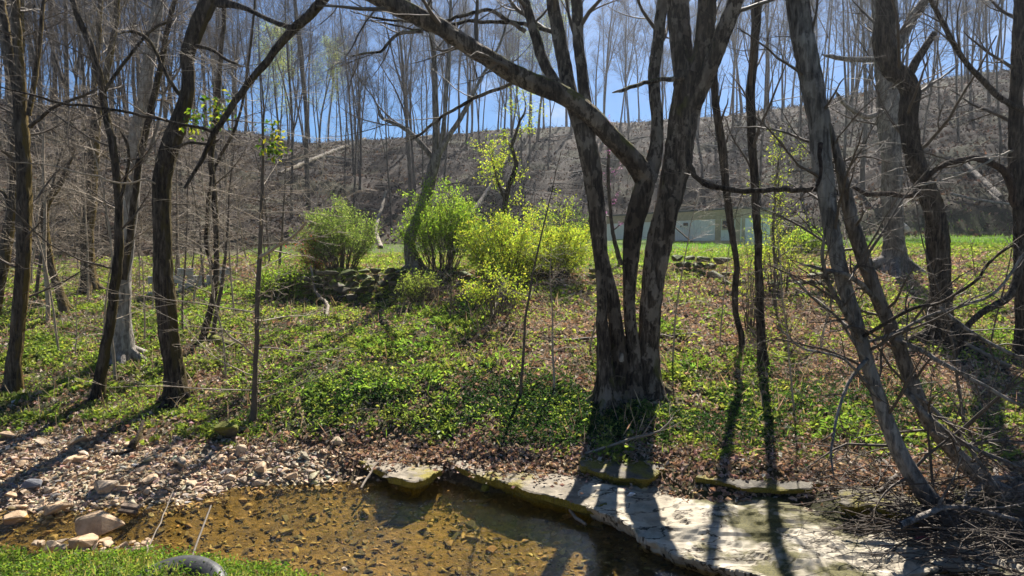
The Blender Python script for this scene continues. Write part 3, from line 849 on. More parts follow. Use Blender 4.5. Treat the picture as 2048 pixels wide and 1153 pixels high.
# the many-stemmed tree on the bank
main_tree, main_stems, _ = hero("multi_stemmed_tree", "big grey barked tree of several stems spreading from one broad base", (1262, 788), [
    dict(p=[(1298,772,58),(1298,700,46),(1304,600,49),(1317,500,53),(1338,400,56),(1357,300,60),(1372,220,66),(1384,150,70)], part="trunk", ext=0, tip=1.0, tw=[dict(n=3,t0=.2,L=(.3,.8),ang=(50,80),up=.05,wig=.15,rr=.1,pts=5,sides=4)]),
    dict(p=[(1376,200,52),(1366,120,48),(1358,50,46),(1350,-30,44)], d1=.3),
    dict(p=[(1384,180,46),(1402,100,44),(1410,40,42),(1415,-30,40)], d1=-.2),
    dict(p=[(1383,215,38),(1412,150,38),(1440,80,36),(1466,10,33),(1478,-30,32)], d0=-.1, d1=-.5),
    dict(p=[(1268,780,44),(1266,700,30),(1262,620,27),(1263,540,33),(1273,450,42),(1288,380,52),(1297,345,48)], part="trunk", root=True, d0=-.12, ext=0, tip=.8, tw=None),
    dict(p=[(1296,362,50),(1268,322,46),(1225,275,43),(1180,232,42),(1120,190,40),(1050,156,39),(960,98,37),(870,44,38),(800,12,42),(735,-22,48)], d0=-.12, d1=-.9, ext=2.5, tw=mid_tw),
    dict(p=[(1294,360,40),(1310,300,30),(1314,230,27),(1308,150,25),(1316,80,25),(1326,0,24),(1330,-30,23)], d0=-.12, d1=.4),
    dict(p=[(1214,800,50),(1209,720,34),(1204,620,24),(1200,540,26),(1194,450,36),(1184,350,42),(1172,290,44),(1163,250,40)], part="trunk", root=True, d0=-.25, ext=0, tip=.9, tw=[dict(n=4,t0=.1,L=(.3,.7),ang=(50,80),up=.05,wig=.15,rr=.1,pts=5,sides=4)]),
    dict(p=[(1242,800,52),(1238,710,36),(1228,620,29),(1212,540,29),(1198,470,26)], part="trunk", root=True, d0=-.15, ext=0, tip=.9, tw=None),
    dict(p=[(1170,290,36),(1150,215,32),(1132,150,30),(1116,60,28),(1103,-25,27)], d0=-.25, d1=.2),
    dict(p=[(1176,320,32),(1177,240,28),(1168,160,26),(1158,80,25),(1150,-25,24)], d0=-.25, d1=-.1),
    dict(p=[(1130,190,24),(1095,140,24),(1070,70,22),(1048,0,21),(1040,-25,20)], d0=-.2, d1=.3, ext=2.5),
    dict(p=[(1386,158,14),(1330,160,11),(1270,172,9),(1225,186,8)], part="branch", d0=-.1, d1=-.5, jit=.012, tw=None),
    dict(p=[(1050,62,10),(990,24,9),(940,30,8),(880,48,7),(800,45,6),(700,22,4)], part="branch", d0=.1, d1=-.4, jit=.01, tw=mid_tw[1:]),
    dict(p=[(1095,62,10),(1040,48,9),(950,40,8),(890,58,7),(830,55,5),(720,40,4)], part="branch", d0=.1, d1=.5, jit=.01, tw=mid_tw[1:]),
    dict(p=[(1025,168,8),(960,190,8),(900,225,7),(850,260,6),(810,285,4)], part="branch", d0=-.4, d1=-.2, jit=.008, tw=mid_tw[1:]),
    dict(p=[(845,62,9),(800,72,8),(760,105,6),(700,112,4)], part="branch", d0=-.8, d1=-.9, jit=.008, tw=mid_tw[1:]),
], 'bark_main', twigs=TW_CROWN(9, (1.0, 2.6), 6, 5), seed=1, sides=22, rough=.07, flare=.35, ext=5)
# pale scars and burrs on its base
def burr(parent, P, r, mat, name, seed):
    rg = np.random.default_rng(seed)
    bm = bmesh.new(); bmesh.ops.create_icosphere(bm, subdivisions=2, radius=1)
    for v in bm.verts: v.co *= 1 + .3 * (rg.random() - .5)
    for v in bm.verts: v.co = Vector((v.co.x * r[0], v.co.y * r[1], v.co.z * r[2]))
    o = link(name, bm_mesh(name, bm, False), mat, parent)
    o.matrix_parent_inverse = Matrix.Translation(-parent.location); o.location = P
    return o
burr(main_tree, at_depth(1243, 716, main_tree.location.y - .32), (.04, .02, .07), M['bark_grey'], "bark_scar", 3)

# ---- trees on the far-left flat
def tw_left(n=12): return [
    dict(n=n, t0=.3, L=(.9, 2.4), ang=(45, 80), up=.02, wig=.10, rr=.28, pts=8, sides=5, rmax=.022),
    dict(n=6, t0=.15, L=(.4, 1.1), ang=(25, 55), up=.02, wig=.12, rr=.5, pts=5, sides=4),
    dict(n=5, t0=.15, L=(.15, .45), ang=(25, 55), up=.02, wig=.14, rr=.6, pts=3, sides=3)]
crook, crook_st, _ = hero("crooked_tree", "dark ridged barked tree with a crooked trunk, mossy along one edge", (350, 806), [
    dict(p=[(352,806,56),(343,700,50),(333,580,48),(325,480,49),(322,400,48),(331,330,46),(350,270,44),(366,215,40),(376,160,36),(376,112,36),(392,62,40),(412,20,42),(428,-25,42)], tw=None),
    dict(p=[(436,4,26),(480,14,16),(530,36,12),(588,58,14)], d0=-.1, d1=-1.2, ext=0, tip=1, tw=None),
    dict(p=[(655,-12,26),(618,30,24),(588,58,23),(545,110,20),(505,165,19),(470,212,18),(435,262,16),(412,305,13),(390,345,11),(368,378,9)], d0=-1.2, d1=-1.5, ext=0, tip=.8, tw=None),
    dict(p=[(436,266,9),(390,252,8),(330,242,8),(230,222,8),(120,206,7),(50,186,5),(0,172,4),(-60,150,3)], part="branch", d0=-1.4, d1=-2.2, jit=.006, tw=tw_left(8)[1:]),
    dict(p=[(372,205,12),(340,165,10),(300,88,10),(262,64,8),(235,70,6)], part="branch", d0=0, d1=-.4, tw=tw_left(6)),
    dict(p=[(380,92,14),(420,100,9),(450,118,8),(485,134,5)], part="branch", d0=0, d1=-.3, tw=None),
    dict(p=[(322,372,6),(290,362,5),(250,366,5),(200,352,4.5),(130,335,4),(60,325,3),(-40,318,2)], part="branch", d0=-.1, d1=-.8, mat='bark_pale_twig', jit=.008, tw=tw_left(6)[1:]),
    dict(p=[(340,300,9),(385,285,8),(420,288,8),(440,278,6)], part="branch", d0=-.2, d1=-.9, tw=None),
], 'bark_dark', ws=.8, twigs=tw_left(8), seed=20, flare=.45, rough=.09)
hero("grey_tree", "straight pale grey barked tree with a smooth trunk on the flat", (243, 722), [
    dict(p=[(243,722,58),(243,640,44),(246,560,40),(252,470,38),(262,380,36),(270,280,34),(286,190,31),(302,95,28),(317,0,25),(322,-25,24)]),
    dict(p=[(247,560,16),(262,470,16),(272,390,15),(280,320,15),(300,240,15),(318,140,14),(340,40,12),(356,-20,11)], d0=-.25, d1=-.5, mat='bark_dark', ext=3),
    dict(p=[(278,330,8),(298,300,8),(316,240,7),(325,190,6),(352,150,5),(372,112,4)], part="branch", d0=-.3, d1=-.2, tw=None),
], 'bark_pale', ws=.9, twigs=tw_left(12), twig_mat='bark_pale_twig', seed=30, flare=.3, rough=.03)
hero("leaning_tree", "slim dark tree leaning, then bending back, in front of pale grey trunk", (196, 800), [
    dict(p=[(196,800,30),(208,720,28),(222,640,27),(233,560,26),(238,480,24),(236,400,21),(228,320,20),(213,240,20),(200,170,19),(180,100,18),(160,50,16),(140,-15,15)]),
    dict(p=[(236,430,12),(252,350,9),(256,300,8),(240,262,7)], part="branch", d1=-.3, tw=None),
    dict(p=[(205,190,10),(245,130,9),(300,62,8),(350,40,6)], part="branch", d1=.5),
], 'bark_dark', twigs=tw_left(14), twig_mat='bark_twig', seed=40, flare=.4, ws=.78)
hero("mossy_tree", "tall tree with golden moss down one side of its trunk", (26, 790), [
    dict(p=[(25,792,38),(32,720,33),(40,640,32),(47,540,33),(50,440,33),(48,340,33),(44,260,30),(38,190,27)], ext=0, tip=1, tw=tw_left(7)),
    dict(p=[(38,205,22),(26,140,19),(14,70,17),(4,0,15),(0,-25,14)], d1=.3),
    dict(p=[(42,225,24),(42,160,22),(38,90,21),(32,30,19),(30,-25,18)], d1=-.2),
    dict(p=[(58,232,13),(70,160,12),(80,80,10),(88,0,9),(90,-25,9)], d1=.3, ext=2.5),
    dict(p=[(60,255,10),(110,215,8),(170,190,7),(205,172,5)], part="branch", d1=-.5),
], 'bark_moss', twigs=tw_left(10), seed=50, flare=.35, ws=.88)
hero("mossy_tree", "mossy dark tree leaning behind the golden mossed trunk", (-18, 640), [
    dict(p=[(-18,640,26),(-4,580,24),(12,500,24),(24,430,24),(31,370,20),(30,300,16),(34,200,14),(40,100,12),(44,-20,10)]),
    dict(p=[(24,430,9),(14,400,8),(4,385,6),(-20,370,5)], part="branch", tw=None),
], 'bark_moss', twigs=tw_left(10), seed=60)
hero("twin_forked_tree", "stout brown tree with mottled bark near dim undergrowth", (181, 588), [
    dict(p=[(182,590,32),(176,540,28),(174,480,26),(180,420,25),(187,350,23),(190,290,21),(193,230,20)], ext=0, tip=1),
    dict(p=[(192,250,16),(205,180,14),(222,100,13),(232,30,12),(236,-25,11)]),
    dict(p=[(193,240,14),(188,170,12),(196,100,11),(200,20,10),(202,-25,9)]),
], 'bark_moss', twigs=tw_left(12), twig_mat='bark_pale_twig', seed=70)
hero("bent_tree", "thin tree bowed low in an arc above the green flat", (132, 628), [
    dict(p=[(134,630,20),(118,580,16),(104,540,15),(94,490,14),(88,440,15),(94,405,14),(112,378,12),(132,340,10),(150,300,8)], ext=0),
], 'bark_moss', twigs=tw_left(10), twig_mat='bark_pale_twig', seed=80)
hero("slender_tree", "slender reddish brown tree kinked near the grey block wall", (402, 690), [
    dict(p=[(400,692,16),(412,650,17),(426,600,16),(433,540,15),(432,460,15),(428,380,16),(424,310,16),(432,230,15),(440,140,13),(446,60,11),(450,-25,10)]),
    dict(p=[(428,540,12),(412,490,12),(412,440,11),(418,380,10),(430,330,9),(470,250,8),(490,160,7),(505,60,6),(512,-20,5)], d0=.3, d1=.4),
], 'bark_dark', twigs=tw_left(14), seed=90, ws=.8)
sap_tw = [
    dict(n=34, t0=.10, t1=.97, L=(.9, 2.1), ang=(55, 95), up=.035, wig=.07, rr=.30, pts=9, sides=5, rmax=.012, rmin=.004, fade=.35),
    dict(n=6, t0=.2, L=(.3, .8), ang=(20, 45), up=.02, wig=.10, rr=.55, pts=5, sides=3),
    dict(n=3, t0=.2, L=(.12, .3), ang=(20, 50), up=.02, wig=.12, rr=.6, pts=2, sides=3)]
hero("beech_sapling", "slender young tree with long pale twigs spread like a fan", (506, 850), [
    dict(p=[(506,852,17),(508,780,15),(512,700,15),(515,620,15),(519,540,14),(523,460,12),(525,380,10),(527,300,8),(524,220,6),(520,140,4),(518,80,3)], ext=0),
    dict(p=[(521,515,12),(545,500,10),(580,478,9),(605,455,7),(612,440,5)], part="limb", d1=-.5, mat='bark_pale_twig', tw=sap_tw[1:], jit=.006),
    dict(p=[(508,715,8),(485,690,7),(460,672,6),(445,655,4)], part="limb", d1=-.3, mat='bark_pale_twig', tw=sap_tw[1:], jit=.006),
], 'bark_twig', twigs=sap_tw, twig_mat='bark_pale_twig', seed=100, flat=.5, flare=.5, ws=.72)

# ---- trees behind the bushes
hero("curved_tree", "pale curving tree trunk rising through the round green bushes", (828, 541), [
    dict(p=[(830,543,30),(821,505,25),(823,470,23),(838,430,22),(856,380,23),(866,335,24),(874,308,22)], ext=0, tip=1, tw=None),
    dict(p=[(870,320,14),(872,260,13),(870,190,13),(866,100,12),(860,20,11),(858,-25,10)]),
    dict(p=[(876,312,14),(894,280,12),(916,245,11),(938,205,9),(960,160,7),(990,110,5)], ext=2),
    dict(p=[(866,318,12),(848,295,11),(826,270,10),(800,250,9),(764,236,6),(755,215,4)], ext=0),
    dict(p=[(880,300,10),(890,230,9),(896,150,8),(900,60,7),(902,-20,6)]),
], 'bark_grey', twigs=TW_CROWN(8, (1.2, 3), 5, 4), twig_mat='bark_far', seed=110)
tw_small = [dict(n=10, t0=.3, L=(.4, 1.1), ang=(35, 75), up=.05, wig=.14, rr=.4, pts=5, sides=4),
            dict(n=5, t0=.2, L=(.2, .5), ang=(30, 60), up=.03, wig=.14, rr=.6, pts=3, sides=3)]
lime_tree, _, lime_tw = hero("twisted_tree", "thin dark twisted tree just leafing in lime green behind bushes", (1000, 545), [
    dict(p=[(998,548,14),(1000,500,12),(1010,450,11),(1014,400,11),(1022,365,10),(1036,335,10),(1032,305,8),(1028,285,7),(1040,250,6),(1052,215,5),(1046,180,3)], ext=0, jit=.01),
    dict(p=[(1014,410,7),(998,370,6),(988,335,5),(985,300,3)], part="branch"),
], 'bark_dark', twigs=tw_small, seed=120)
hero("redbud_tree_stem", "slim dark stem slanting among pink blossom behind the many stemmed tree", (1243, 535), [
    dict(p=[(1244,537,9),(1232,490,9),(1222,440,8),(1217,380,8),(1215,330,7),(1218,280,5),(1226,255,3)], ext=0),
], 'bark_dark', twigs=tw_small, seed=130)

# ---- trees on the right
yl, _, yl_tw = hero("young_tree", "spindly young tree with sprays of tiny lime leaves above the trailer porch", (1552, 620), [
    dict(p=[(1552,622,7),(1548,540,6),(1545,460,6),(1550,390,5),(1556,330,4),(1562,285,2)], ext=0),
], 'bark_twig', twigs=[dict(n=16, t0=.25, L=(.5, 1.2), ang=(40, 80), up=.03, wig=.12, rr=.5, pts=5, sides=4), dict(n=5, t0=.2, L=(.2, .5), ang=(30, 60), up=.02, wig=.14, rr=.6, pts=3, sides=3)], seed=135, flare=.2)
hero("slim_tree", "straight slim dark tree standing alone on the litter slope", (1526, 742), [
    dict(p=[(1527,744,22),(1524,680,18),(1521,600,17),(1519,500,17),(1516,420,17),(1510,340,18),(1504,250,19),(1504,160,18),(1512,70,18),(1519,-25,17)]),
], 'bark_dark', twigs=TW_CROWN(9, (.8, 2), 5, 4), seed=140)
hero("curvy_tree", "wavy slim tree with a hooked foot beside the straight slim one", (1476, 706), [
    dict(p=[(1464,718,9),(1480,700,13),(1481,670,15),(1470,630,13),(1467,580,14),(1470,530,13),(1463,480,14),(1455,420,16),(1450,360,17),(1445,290,18),(1432,200,17),(1424,110,16),(1420,20,14),(1418,-25,13)], root=False),
], 'bark_dark', twigs=TW_CROWN(9, (.8, 2), 5, 4), seed=150)
hero("stout_tree", "stout tree with pale bare patch down its trunk at the lawn edge", (1788, 542), [
    dict(p=[(1790,545,62),(1788,500,46),(1786,440,42),(1783,360,40),(1780,280,42),(1776,200,46),(1774,120,50),(1772,50,52),(1770,-25,52)]),
    dict(p=[(1768,118,14),(1730,120,12),(1690,118,11),(1645,110,9)], part="branch", d1=-.6, tw=None),
    dict(p=[(1764,226,12),(1735,234,11),(1705,222,10),(1685,205,9),(1670,180,8)], part="branch", d1=-.5, tw=None),
    dict(p=[(1796,92,26),(1822,40,22),(1850,0,20),(1860,-25,19)]),
], 'bark_grey', twigs=TW_CROWN(10, (1.2, 3), 6, 5), seed=160, flare=.4, rough=.06)
hero("bent_dark_tree", "dark tree bent in an S that crosses the stout trunk", (1886, 692), [
    dict(p=[(1888,695,58),(1884,640,46),(1880,560,44),(1876,480,44),(1868,420,42),(1850,370,39),(1832,330,38),(1822,280,38),(1820,230,36),(1822,185,40),(1806,158,42),(1784,135,42),(1770,95,42),(1768,40,40),(1770,-25,38)]),
    dict(p=[(1818,150,20),(1840,110,16),(1868,66,13)], part="branch", ext=0, tip=.9, tw=None),
    dict(p=[(1835,385,14),(1815,392,12),(1775,388,11),(1735,391,10),(1715,380,8),(1690,370,6)], part="limb", d0=-.2, d1=-.7, mat='rust_bark', tw=None, jit=.004),
], 'bark_dark', twigs=TW_CROWN(10, (1.2, 3), 6, 5), seed=170, flare=.55, rough=.09)
hero("edge_tree", "dark tree with an arching bare limb and trailing low branch", (2046, 720), [
    dict(p=[(2050,722,34),(2046,640,30),(2042,560,29),(2040,480,28),(2036,400,28),(2030,320,29),(2030,230,27),(2034,150,25),(2038,60,24),(2040,-25,22)]),
    dict(p=[(2030,410,16),(2022,365,16),(2005,340,15),(1968,320,14),(1925,318,13),(1888,328,12),(1862,348,10),(1848,368,8),(1836,388,7)], d0=-.1, d1=-.3, mat='rust_bark', tw=TW_CROWN(7,(.5,1.2),4,3), jit=.010),
    dict(p=[(2038,500,20),(2032,556,18),(2014,596,17),(1968,622,15),(1936,650,13),(1916,700,11),(1905,730,8)], d0=-.1, d1=-.6, tw=None),
    dict(p=[(2048,222,13),(2000,196,12),(1960,158,12),(1930,125,11),(1905,85,11),(1885,45,10),(1862,5,9),(1855,-25,8)], d0=-.2, d1=-.9, ext=2),
    dict(p=[(2032,300,6),(1990,320,5),(1930,350,4),(1850,372,3),(1790,380,2)], part="branch", mat='bark_pale_twig', d1=-1, tw=None),
], 'bark_dark', twigs=TW_CROWN(12, (.8, 2.2), 6, 4), seed=180)
lean_tw = [dict(n=26, t0=.05, t1=.95, L=(.6, 1.9), ang=(30, 75), up=-.01, wig=.12, rr=.30, pts=7, sides=5, rmax=.018),
           dict(n=6, t0=.15, L=(.3, .9), ang=(25, 55), up=0, wig=.14, rr=.55, pts=5, sides=3),
           dict(n=4, t0=.15, L=(.12, .35), ang=(25, 60), up=0, wig=.14, rr=.6, pts=2, sides=3)]
hero("leaning_twin_tree", "pair of grey stems leaning far over from a brush heap by the creek", (1890, 1042), [
    dict(p=[(1900,1052,48),(1868,1010,40),(1832,960,36),(1800,905,35),(1772,845,33),(1748,775,31),(1728,705,31),(1706,625,33),(1686,560,33),(1668,490,34),(1658,420,36),(1648,340,40),(1638,260,44),(1622,170,46),(1606,80,46),(1592,-25,46)], d1=.6, tw=lean_tw),
    dict(p=[(2040,1012,40),(1985,975,36),(1940,935,34),(1895,890,33),(1855,835,32),(1825,770,31),(1798,700,30),(1774,640,30),(1748,570,30),(1722,500,30),(1702,430,28),(1688,370,26),(1672,300,24),(1655,235,20)], d0=.4, d1=.55, ext=0, part="trunk", root=True, tw=lean_tw),
    dict(p=[(1730,690,14),(1700,640,13),(1668,590,11),(1650,545,10),(1645,500,8),(1652,450,6)], d0=.2, d1=-.2, tw=lean_tw[1:]),
    dict(p=[(1776,640,14),(1740,590,12),(1700,555,12),(1650,540,9),(1600,528,6)], d0=.5, d1=-.2, tw=lean_tw[1:]),
    dict(p=[(1810,780,16),(1850,830,14),(1900,870,13),(1960,905,11),(2050,940,8)], d0=.4, d1=-.3, tw=lean_tw[1:]),
    dict(p=[(1790,680,12),(1840,700,12),(1900,735,10),(1970,775,9),(2060,820,7)], d0=.4, d1=-.4, tw=lean_tw[1:]),
    dict(p=[(1735,720,10),(1700,760,8),(1672,830,7),(1660,900,6),(1668,960,4)], d0=.1, d1=-.5, tw=lean_tw[1:]),
    dict(p=[(1722,676,9),(1770,650,9),(1830,616,8),(1890,604,8),(1950,566,7),(1990,515,6),(2060,470,4)], part="branch", d0=.2, d1=-.3, tw=lean_tw[1:], mat='bark_dark'),
    dict(p=[(1716,690,8),(1790,668,8),(1860,632,8),(1920,612,8),(1985,590,7),(2030,540,6),(2070,470,4)], part="branch", d0=.2, d1=.6, tw=lean_tw[1:]),
    dict(p=[(1880,615,9),(1930,655,9),(1990,690,8),(2070,730,7)], part="branch", d0=.2, d1=-.4, tw=lean_tw[1:]),
    dict(p=[(1735,730,7),(1680,640,6),(1620,590,5),(1560,530,4)], part="branch", d0=.1, d1=-.3, tw=lean_tw[1:]),
    dict(p=[(1760,800,7),(1690,720,6),(1600,690,5),(1540,640,3)], part="branch", d0=.1, d1=-.4, tw=lean_tw[1:]),
    dict(p=[(1860,860,10),(1920,890,9),(1990,880,8),(2070,890,6)], part="branch", d0=.3, d1=-.1, tw=lean_tw[1:]),
    dict(p=[(1830,790,10),(1900,850,9),(1960,930,8),(2010,1000,7)], part="branch", d0=.4, d1=-.2, tw=lean_tw[1:]),
    dict(p=[(1640,290,12),(1638,310,9),(1642,340,8),(1634,370,6),(1622,385,4)], part="branch", d1=-.3, tw=None, mat='rust_bark'),
    dict(p=[(1648,380,13),(1600,384,12),(1540,386,12),(1480,384,12),(1425,374,12),(1392,352,12),(1378,318,11),(1374,270,9),(1380,220,7)], part="limb", d0=.5, d1=1.0, tw=[dict(n=9,t0=.05,L=(.2,.7),ang=(40,80),up=.05,wig=.15,rr=.25,pts=5,sides=4),dict(n=4,t0=.2,L=(.1,.3),ang=(25,60),up=0,wig=.14,rr=.6,pts=2,sides=3)], jit=.012, mat='bark_dark'),
], 'bark_grey', twigs=None, twig_mat='bark_twig', seed=190, flare=.3, rough=.05)

# ------------------------------------------------------------------ woods on the hill
def forest_tree(seed, H, r, fork, crown0, spread, leaves=None):
    rg = np.random.default_rng(seed)
    n = 18
    T = grow(rg, np.zeros(3), np.array([rg.normal(0, .03), rg.normal(0, .03), 1.0]), H, n, .035, .05)
    T[0, 2] = -.6
    rad = r * np.linspace(1, .16, n + 1) ** .9; rad[0] *= 1.35; rad[1] *= 1.05
    tw = []; lead = [(T, rad)]
    trunk = [(T, rad, 9)]
    for k in range(fork):
        i = rg.integers(int(n * .3), int(n * .6)); az = rg.uniform(0, 6.28); a = rg.uniform(.25, .5)
        L = (H - T[i][2]) * rg.uniform(.75, 1.0)
        P = grow(rg, T[i], unit(np.array([math.cos(az) * a, math.sin(az) * a, 1])), L, 10, .05, .06)
        rr = rad[i] * .72 * np.linspace(1, .15, 11); trunk.append((P, rr, 7)); lead.append((P, rr))
    sp = [dict(n=13, t0=crown0, L=(1.8 * spread, 4.6 * spread), ang=(24, 55), up=.06, wig=.09, rr=.42, pts=6, sides=4, rmax=.06, fade=.5),
          dict(n=7, t0=.15, L=(.8, 2.4), ang=(22, 50), up=.05, wig=.10, rr=.5, pts=4, sides=3, rmin=.011),
          dict(n=7, t0=.15, L=(.4, 1.3), ang=(20, 50), up=.04, wig=.12, rr=.6, pts=2, sides=3, rmin=.008)]
    for i, (P, rr) in enumerate(lead):
        s2 = [dict(q) for q in sp]
        if i: s2[0]['n'] = 8; s2[0]['t0'] = .15
        ramify(rg, tw, P, rr, s2)
    root = empty("bare_tree", (0, 0, 0))
    t = link("trunk", tubes_mesh("forest_trunk", trunk, .03, seed), M['bark_far'], root)
    b = link("branches", tubes_mesh("forest_branches", tw), M['bark_far'], root); b["kind"] = "stuff"
    if leaves:
        tips = np.array([c[-1] for c, _, s_ in tw if s_ == 3])
        tips = tips[rg.integers(0, len(tips), leaves)] + rg.normal(0, .18, (leaves, 3))
        f = link("foliage", leaf_mesh("forest_leaves", rg, tips, rg.standard_normal((leaves, 3)), rg.uniform(.07, .16, leaves),
                 pal(rg, leaves, [(.34, .38, .10), (.28, .34, .08), (.40, .42, .14)])), M['leaf'], root); f["kind"] = "stuff"
    return root
rgf = np.random.default_rng(77)
protos = [forest_tree(500 + i, rgf.uniform(15, 22), rgf.uniform(.09, .18), int(rgf.integers(0, 3)), rgf.uniform(.30, .5), rgf.uniform(.75, 1.1)) for i in range(11)]
leafy = [forest_tree(540 + i, 14, .16, 1, .3, .9, 5000) for i in range(2)]
used = set()
def put(proto, x, y, s, rz, label, cat, group=None, lean=.02):
    if proto.name in used: o = copy_tree(proto)
    else: used.add(proto.name); o = proto
    o.location = (x, y, gz(x, y)); o.scale = (s, s, s)
    o.rotation_euler = (random.gauss(0, lean), random.gauss(0, lean), rz)
    return tag(o, label, cat, group)
random.seed(12)
spots = []
HOUSE = [at_depth(1481, 500, 39)[:2], at_depth(1213, 500, 50)[:2]]
def free(x, y, m):
    return all((x - a) ** 2 + (y - b) ** 2 > m * m for a, b in spots)
def wood(n, pxr, dr, label, group, m, smin, smax):
    k = 0; t = 0
    while k < n and t < n * 40:
        t += 1
        px = random.uniform(*pxr); d = math.sqrt(random.uniform(dr[0] ** 2, dr[1] ** 2))
        x, y = at_depth(px, 400, d)[:2]
        ft = float(np.interp(px, _FOOTK, _FOOT))
        if d < ft + 1.0: continue
        if 1150 < px < 1600 and d < ft + 3: continue
        if not free(x, y, m): continue
        spots.append((x, y))
        where = [w for lim, w in ((520, "behind the sapling thicket"), (790, "uphill of the round bush"), (1190, "uphill of the tall and yellow green bushes"), (1560, "uphill of the trailer home"), (9999, "uphill of the mown lawn")) if px < lim][0]
        put(random.choice(protos), x, y, random.uniform(smin, smax), random.uniform(0, 6.28), label + " " + where, "tree", group + " " + where); k += 1
wood(150, (-150, 2200), (74, 92), "tall bare tree on the skyline crest", "bare trees along the hill crest", 1.4, .62, 1.12)
wood(78, (-100, 2150), (40, 74), "bare tree on the hillside", "bare trees on the hillside", 2.2, .6, 1.1)
wood(36, (-150, 560), (26, 46), "slim bare tree of the dense wood", "bare trees of the dense wood", 1.5, .45, .85)
for i, (px, py, s) in enumerate([(640, 300, .8), (1075, 280, 1.0), (560, 330, .8)]):
    p = hit(px, py)
    put(leafy[i % 2], p[0], p[1], s, i * 2.1, ["bare tree hazed with pale yellow leaf buds on the hillside crest", "tallest hillside tree with yellow green new leaves, behind the big limb", "thin tree with a few pale new leaves among bare trunks"][i], "tree")

# saplings and brush of the left wood
def sapling(seed, H, r, nb, L, mat):
    rg = np.random.default_rng(seed)
    T = grow(rg, np.zeros(3), np.array([rg.normal(0, .08), rg.normal(0, .08), 1.0]), H, 12, .05, .03); T[0, 2] = -.2
    rad = r * np.linspace(1, .2, 13); tw = []
    ramify(rg, tw, T, rad, [dict(n=nb, t0=.15, L=L, ang=(40, 85), up=.02, wig=.09, rr=.35, pts=6, sides=4, rmin=.005, rmax=.014),
                            dict(n=6, t0=.15, L=(.35, .9), ang=(20, 50), up=.01, wig=.12, rr=.6, pts=4, sides=3, rmin=.003),
                            dict(n=3, t0=.2, L=(.15, .4), ang=(20, 50), up=.01, wig=.12, rr=.6, pts=2, sides=3)], 0, .7)
    root = empty("sapling", (0, 0, 0))
    link("stem", tubes_mesh("sapling_stem", [(T, rad, 7)], .04, seed), mat, root)
    b = link("branches", tubes_mesh("sapling_twigs", tw), mat, root); b["kind"] = "stuff"
    return root
saps = [sapling(600 + i, rgf.uniform(3.5, 7), rgf.uniform(.022, .05), 20, (.7, 1.9), M['bark_pale_twig'] if i % 3 else M['bark_twig']) for i in range(7)]
spots2 = []
k = 0
while k < 72:
    px = random.uniform(-120, 640); d = random.uniform(11.0, 30)
    if px > 480 and d < 18: continue
    x, y = at_depth(px, 500, d)[:2]
    if any((x - a) ** 2 + (y - b) ** 2 < .8 for a, b in spots2): continue
    spots2.append((x, y))
    near = "around the golden mossed trunk" if px < 130 else "behind the pale grey trunk" if px < 300 else "around the grey block wall" if px < 470 else "next to the flowering bush"
    put(saps[k % 7], x, y, random.uniform(.6, 1.1), random.uniform(0, 6.28), "pale twiggy sapling in the thicket " + near, "sapling", "saplings of the thicket " + near, .06); k += 1
k = 0
while k < 34:
    px = random.uniform(640, 2150); d = random.uniform(24, 60)
    ft = float(np.interp(px, _FOOTK, _FOOT))
    if d < ft: continue
    x, y = at_depth(px, 500, d)[:2]
    put(saps[k % 7], x, y, random.uniform(.5, .9), random.uniform(0, 6.28), "thin bare sapling on the leafy slope below the trees", "sapling", "saplings of the slope", .06); k += 1
k = 0
for px, py, s, lab in [(1040, 800, .55, "wispy upright sapling beside the periwinkle patch"), (1108, 790, .42, "short twig sapling between periwinkle and many stemmed tree"), (1345, 735, .6, "thin straight sapling just behind the many stemmed tree's base"),
                       (650, 640, .35, "small crooked sapling below the stone wall"), (1640, 700, .6, "twiggy sapling on the slope behind leaning stems"),
                       (1590, 830, .5, "low spindly sapling near the dark ledge"), (1980, 700, .6, "sapling in the green patch under arching limb"), (1930, 860, .5, "twig sapling rising from brush heap"),
                       (290, 690, .45, "sapling between pale grey and crooked trunks"), (150, 720, .45, "sapling standing between mossy and leaning trunks"),
                       (900, 650, .4, "tiny sapling in bright green weeds"), (1180, 700, .4, "sapling shoot against the many stemmed tree"), (1440, 690, .45, "slim sapling next to hooked tree foot")]:
    p = hit(px, py); put(saps[k % 7], p[0], p[1], s, random.uniform(0, 6.28), lab, "sapling", None, .08); k += 1

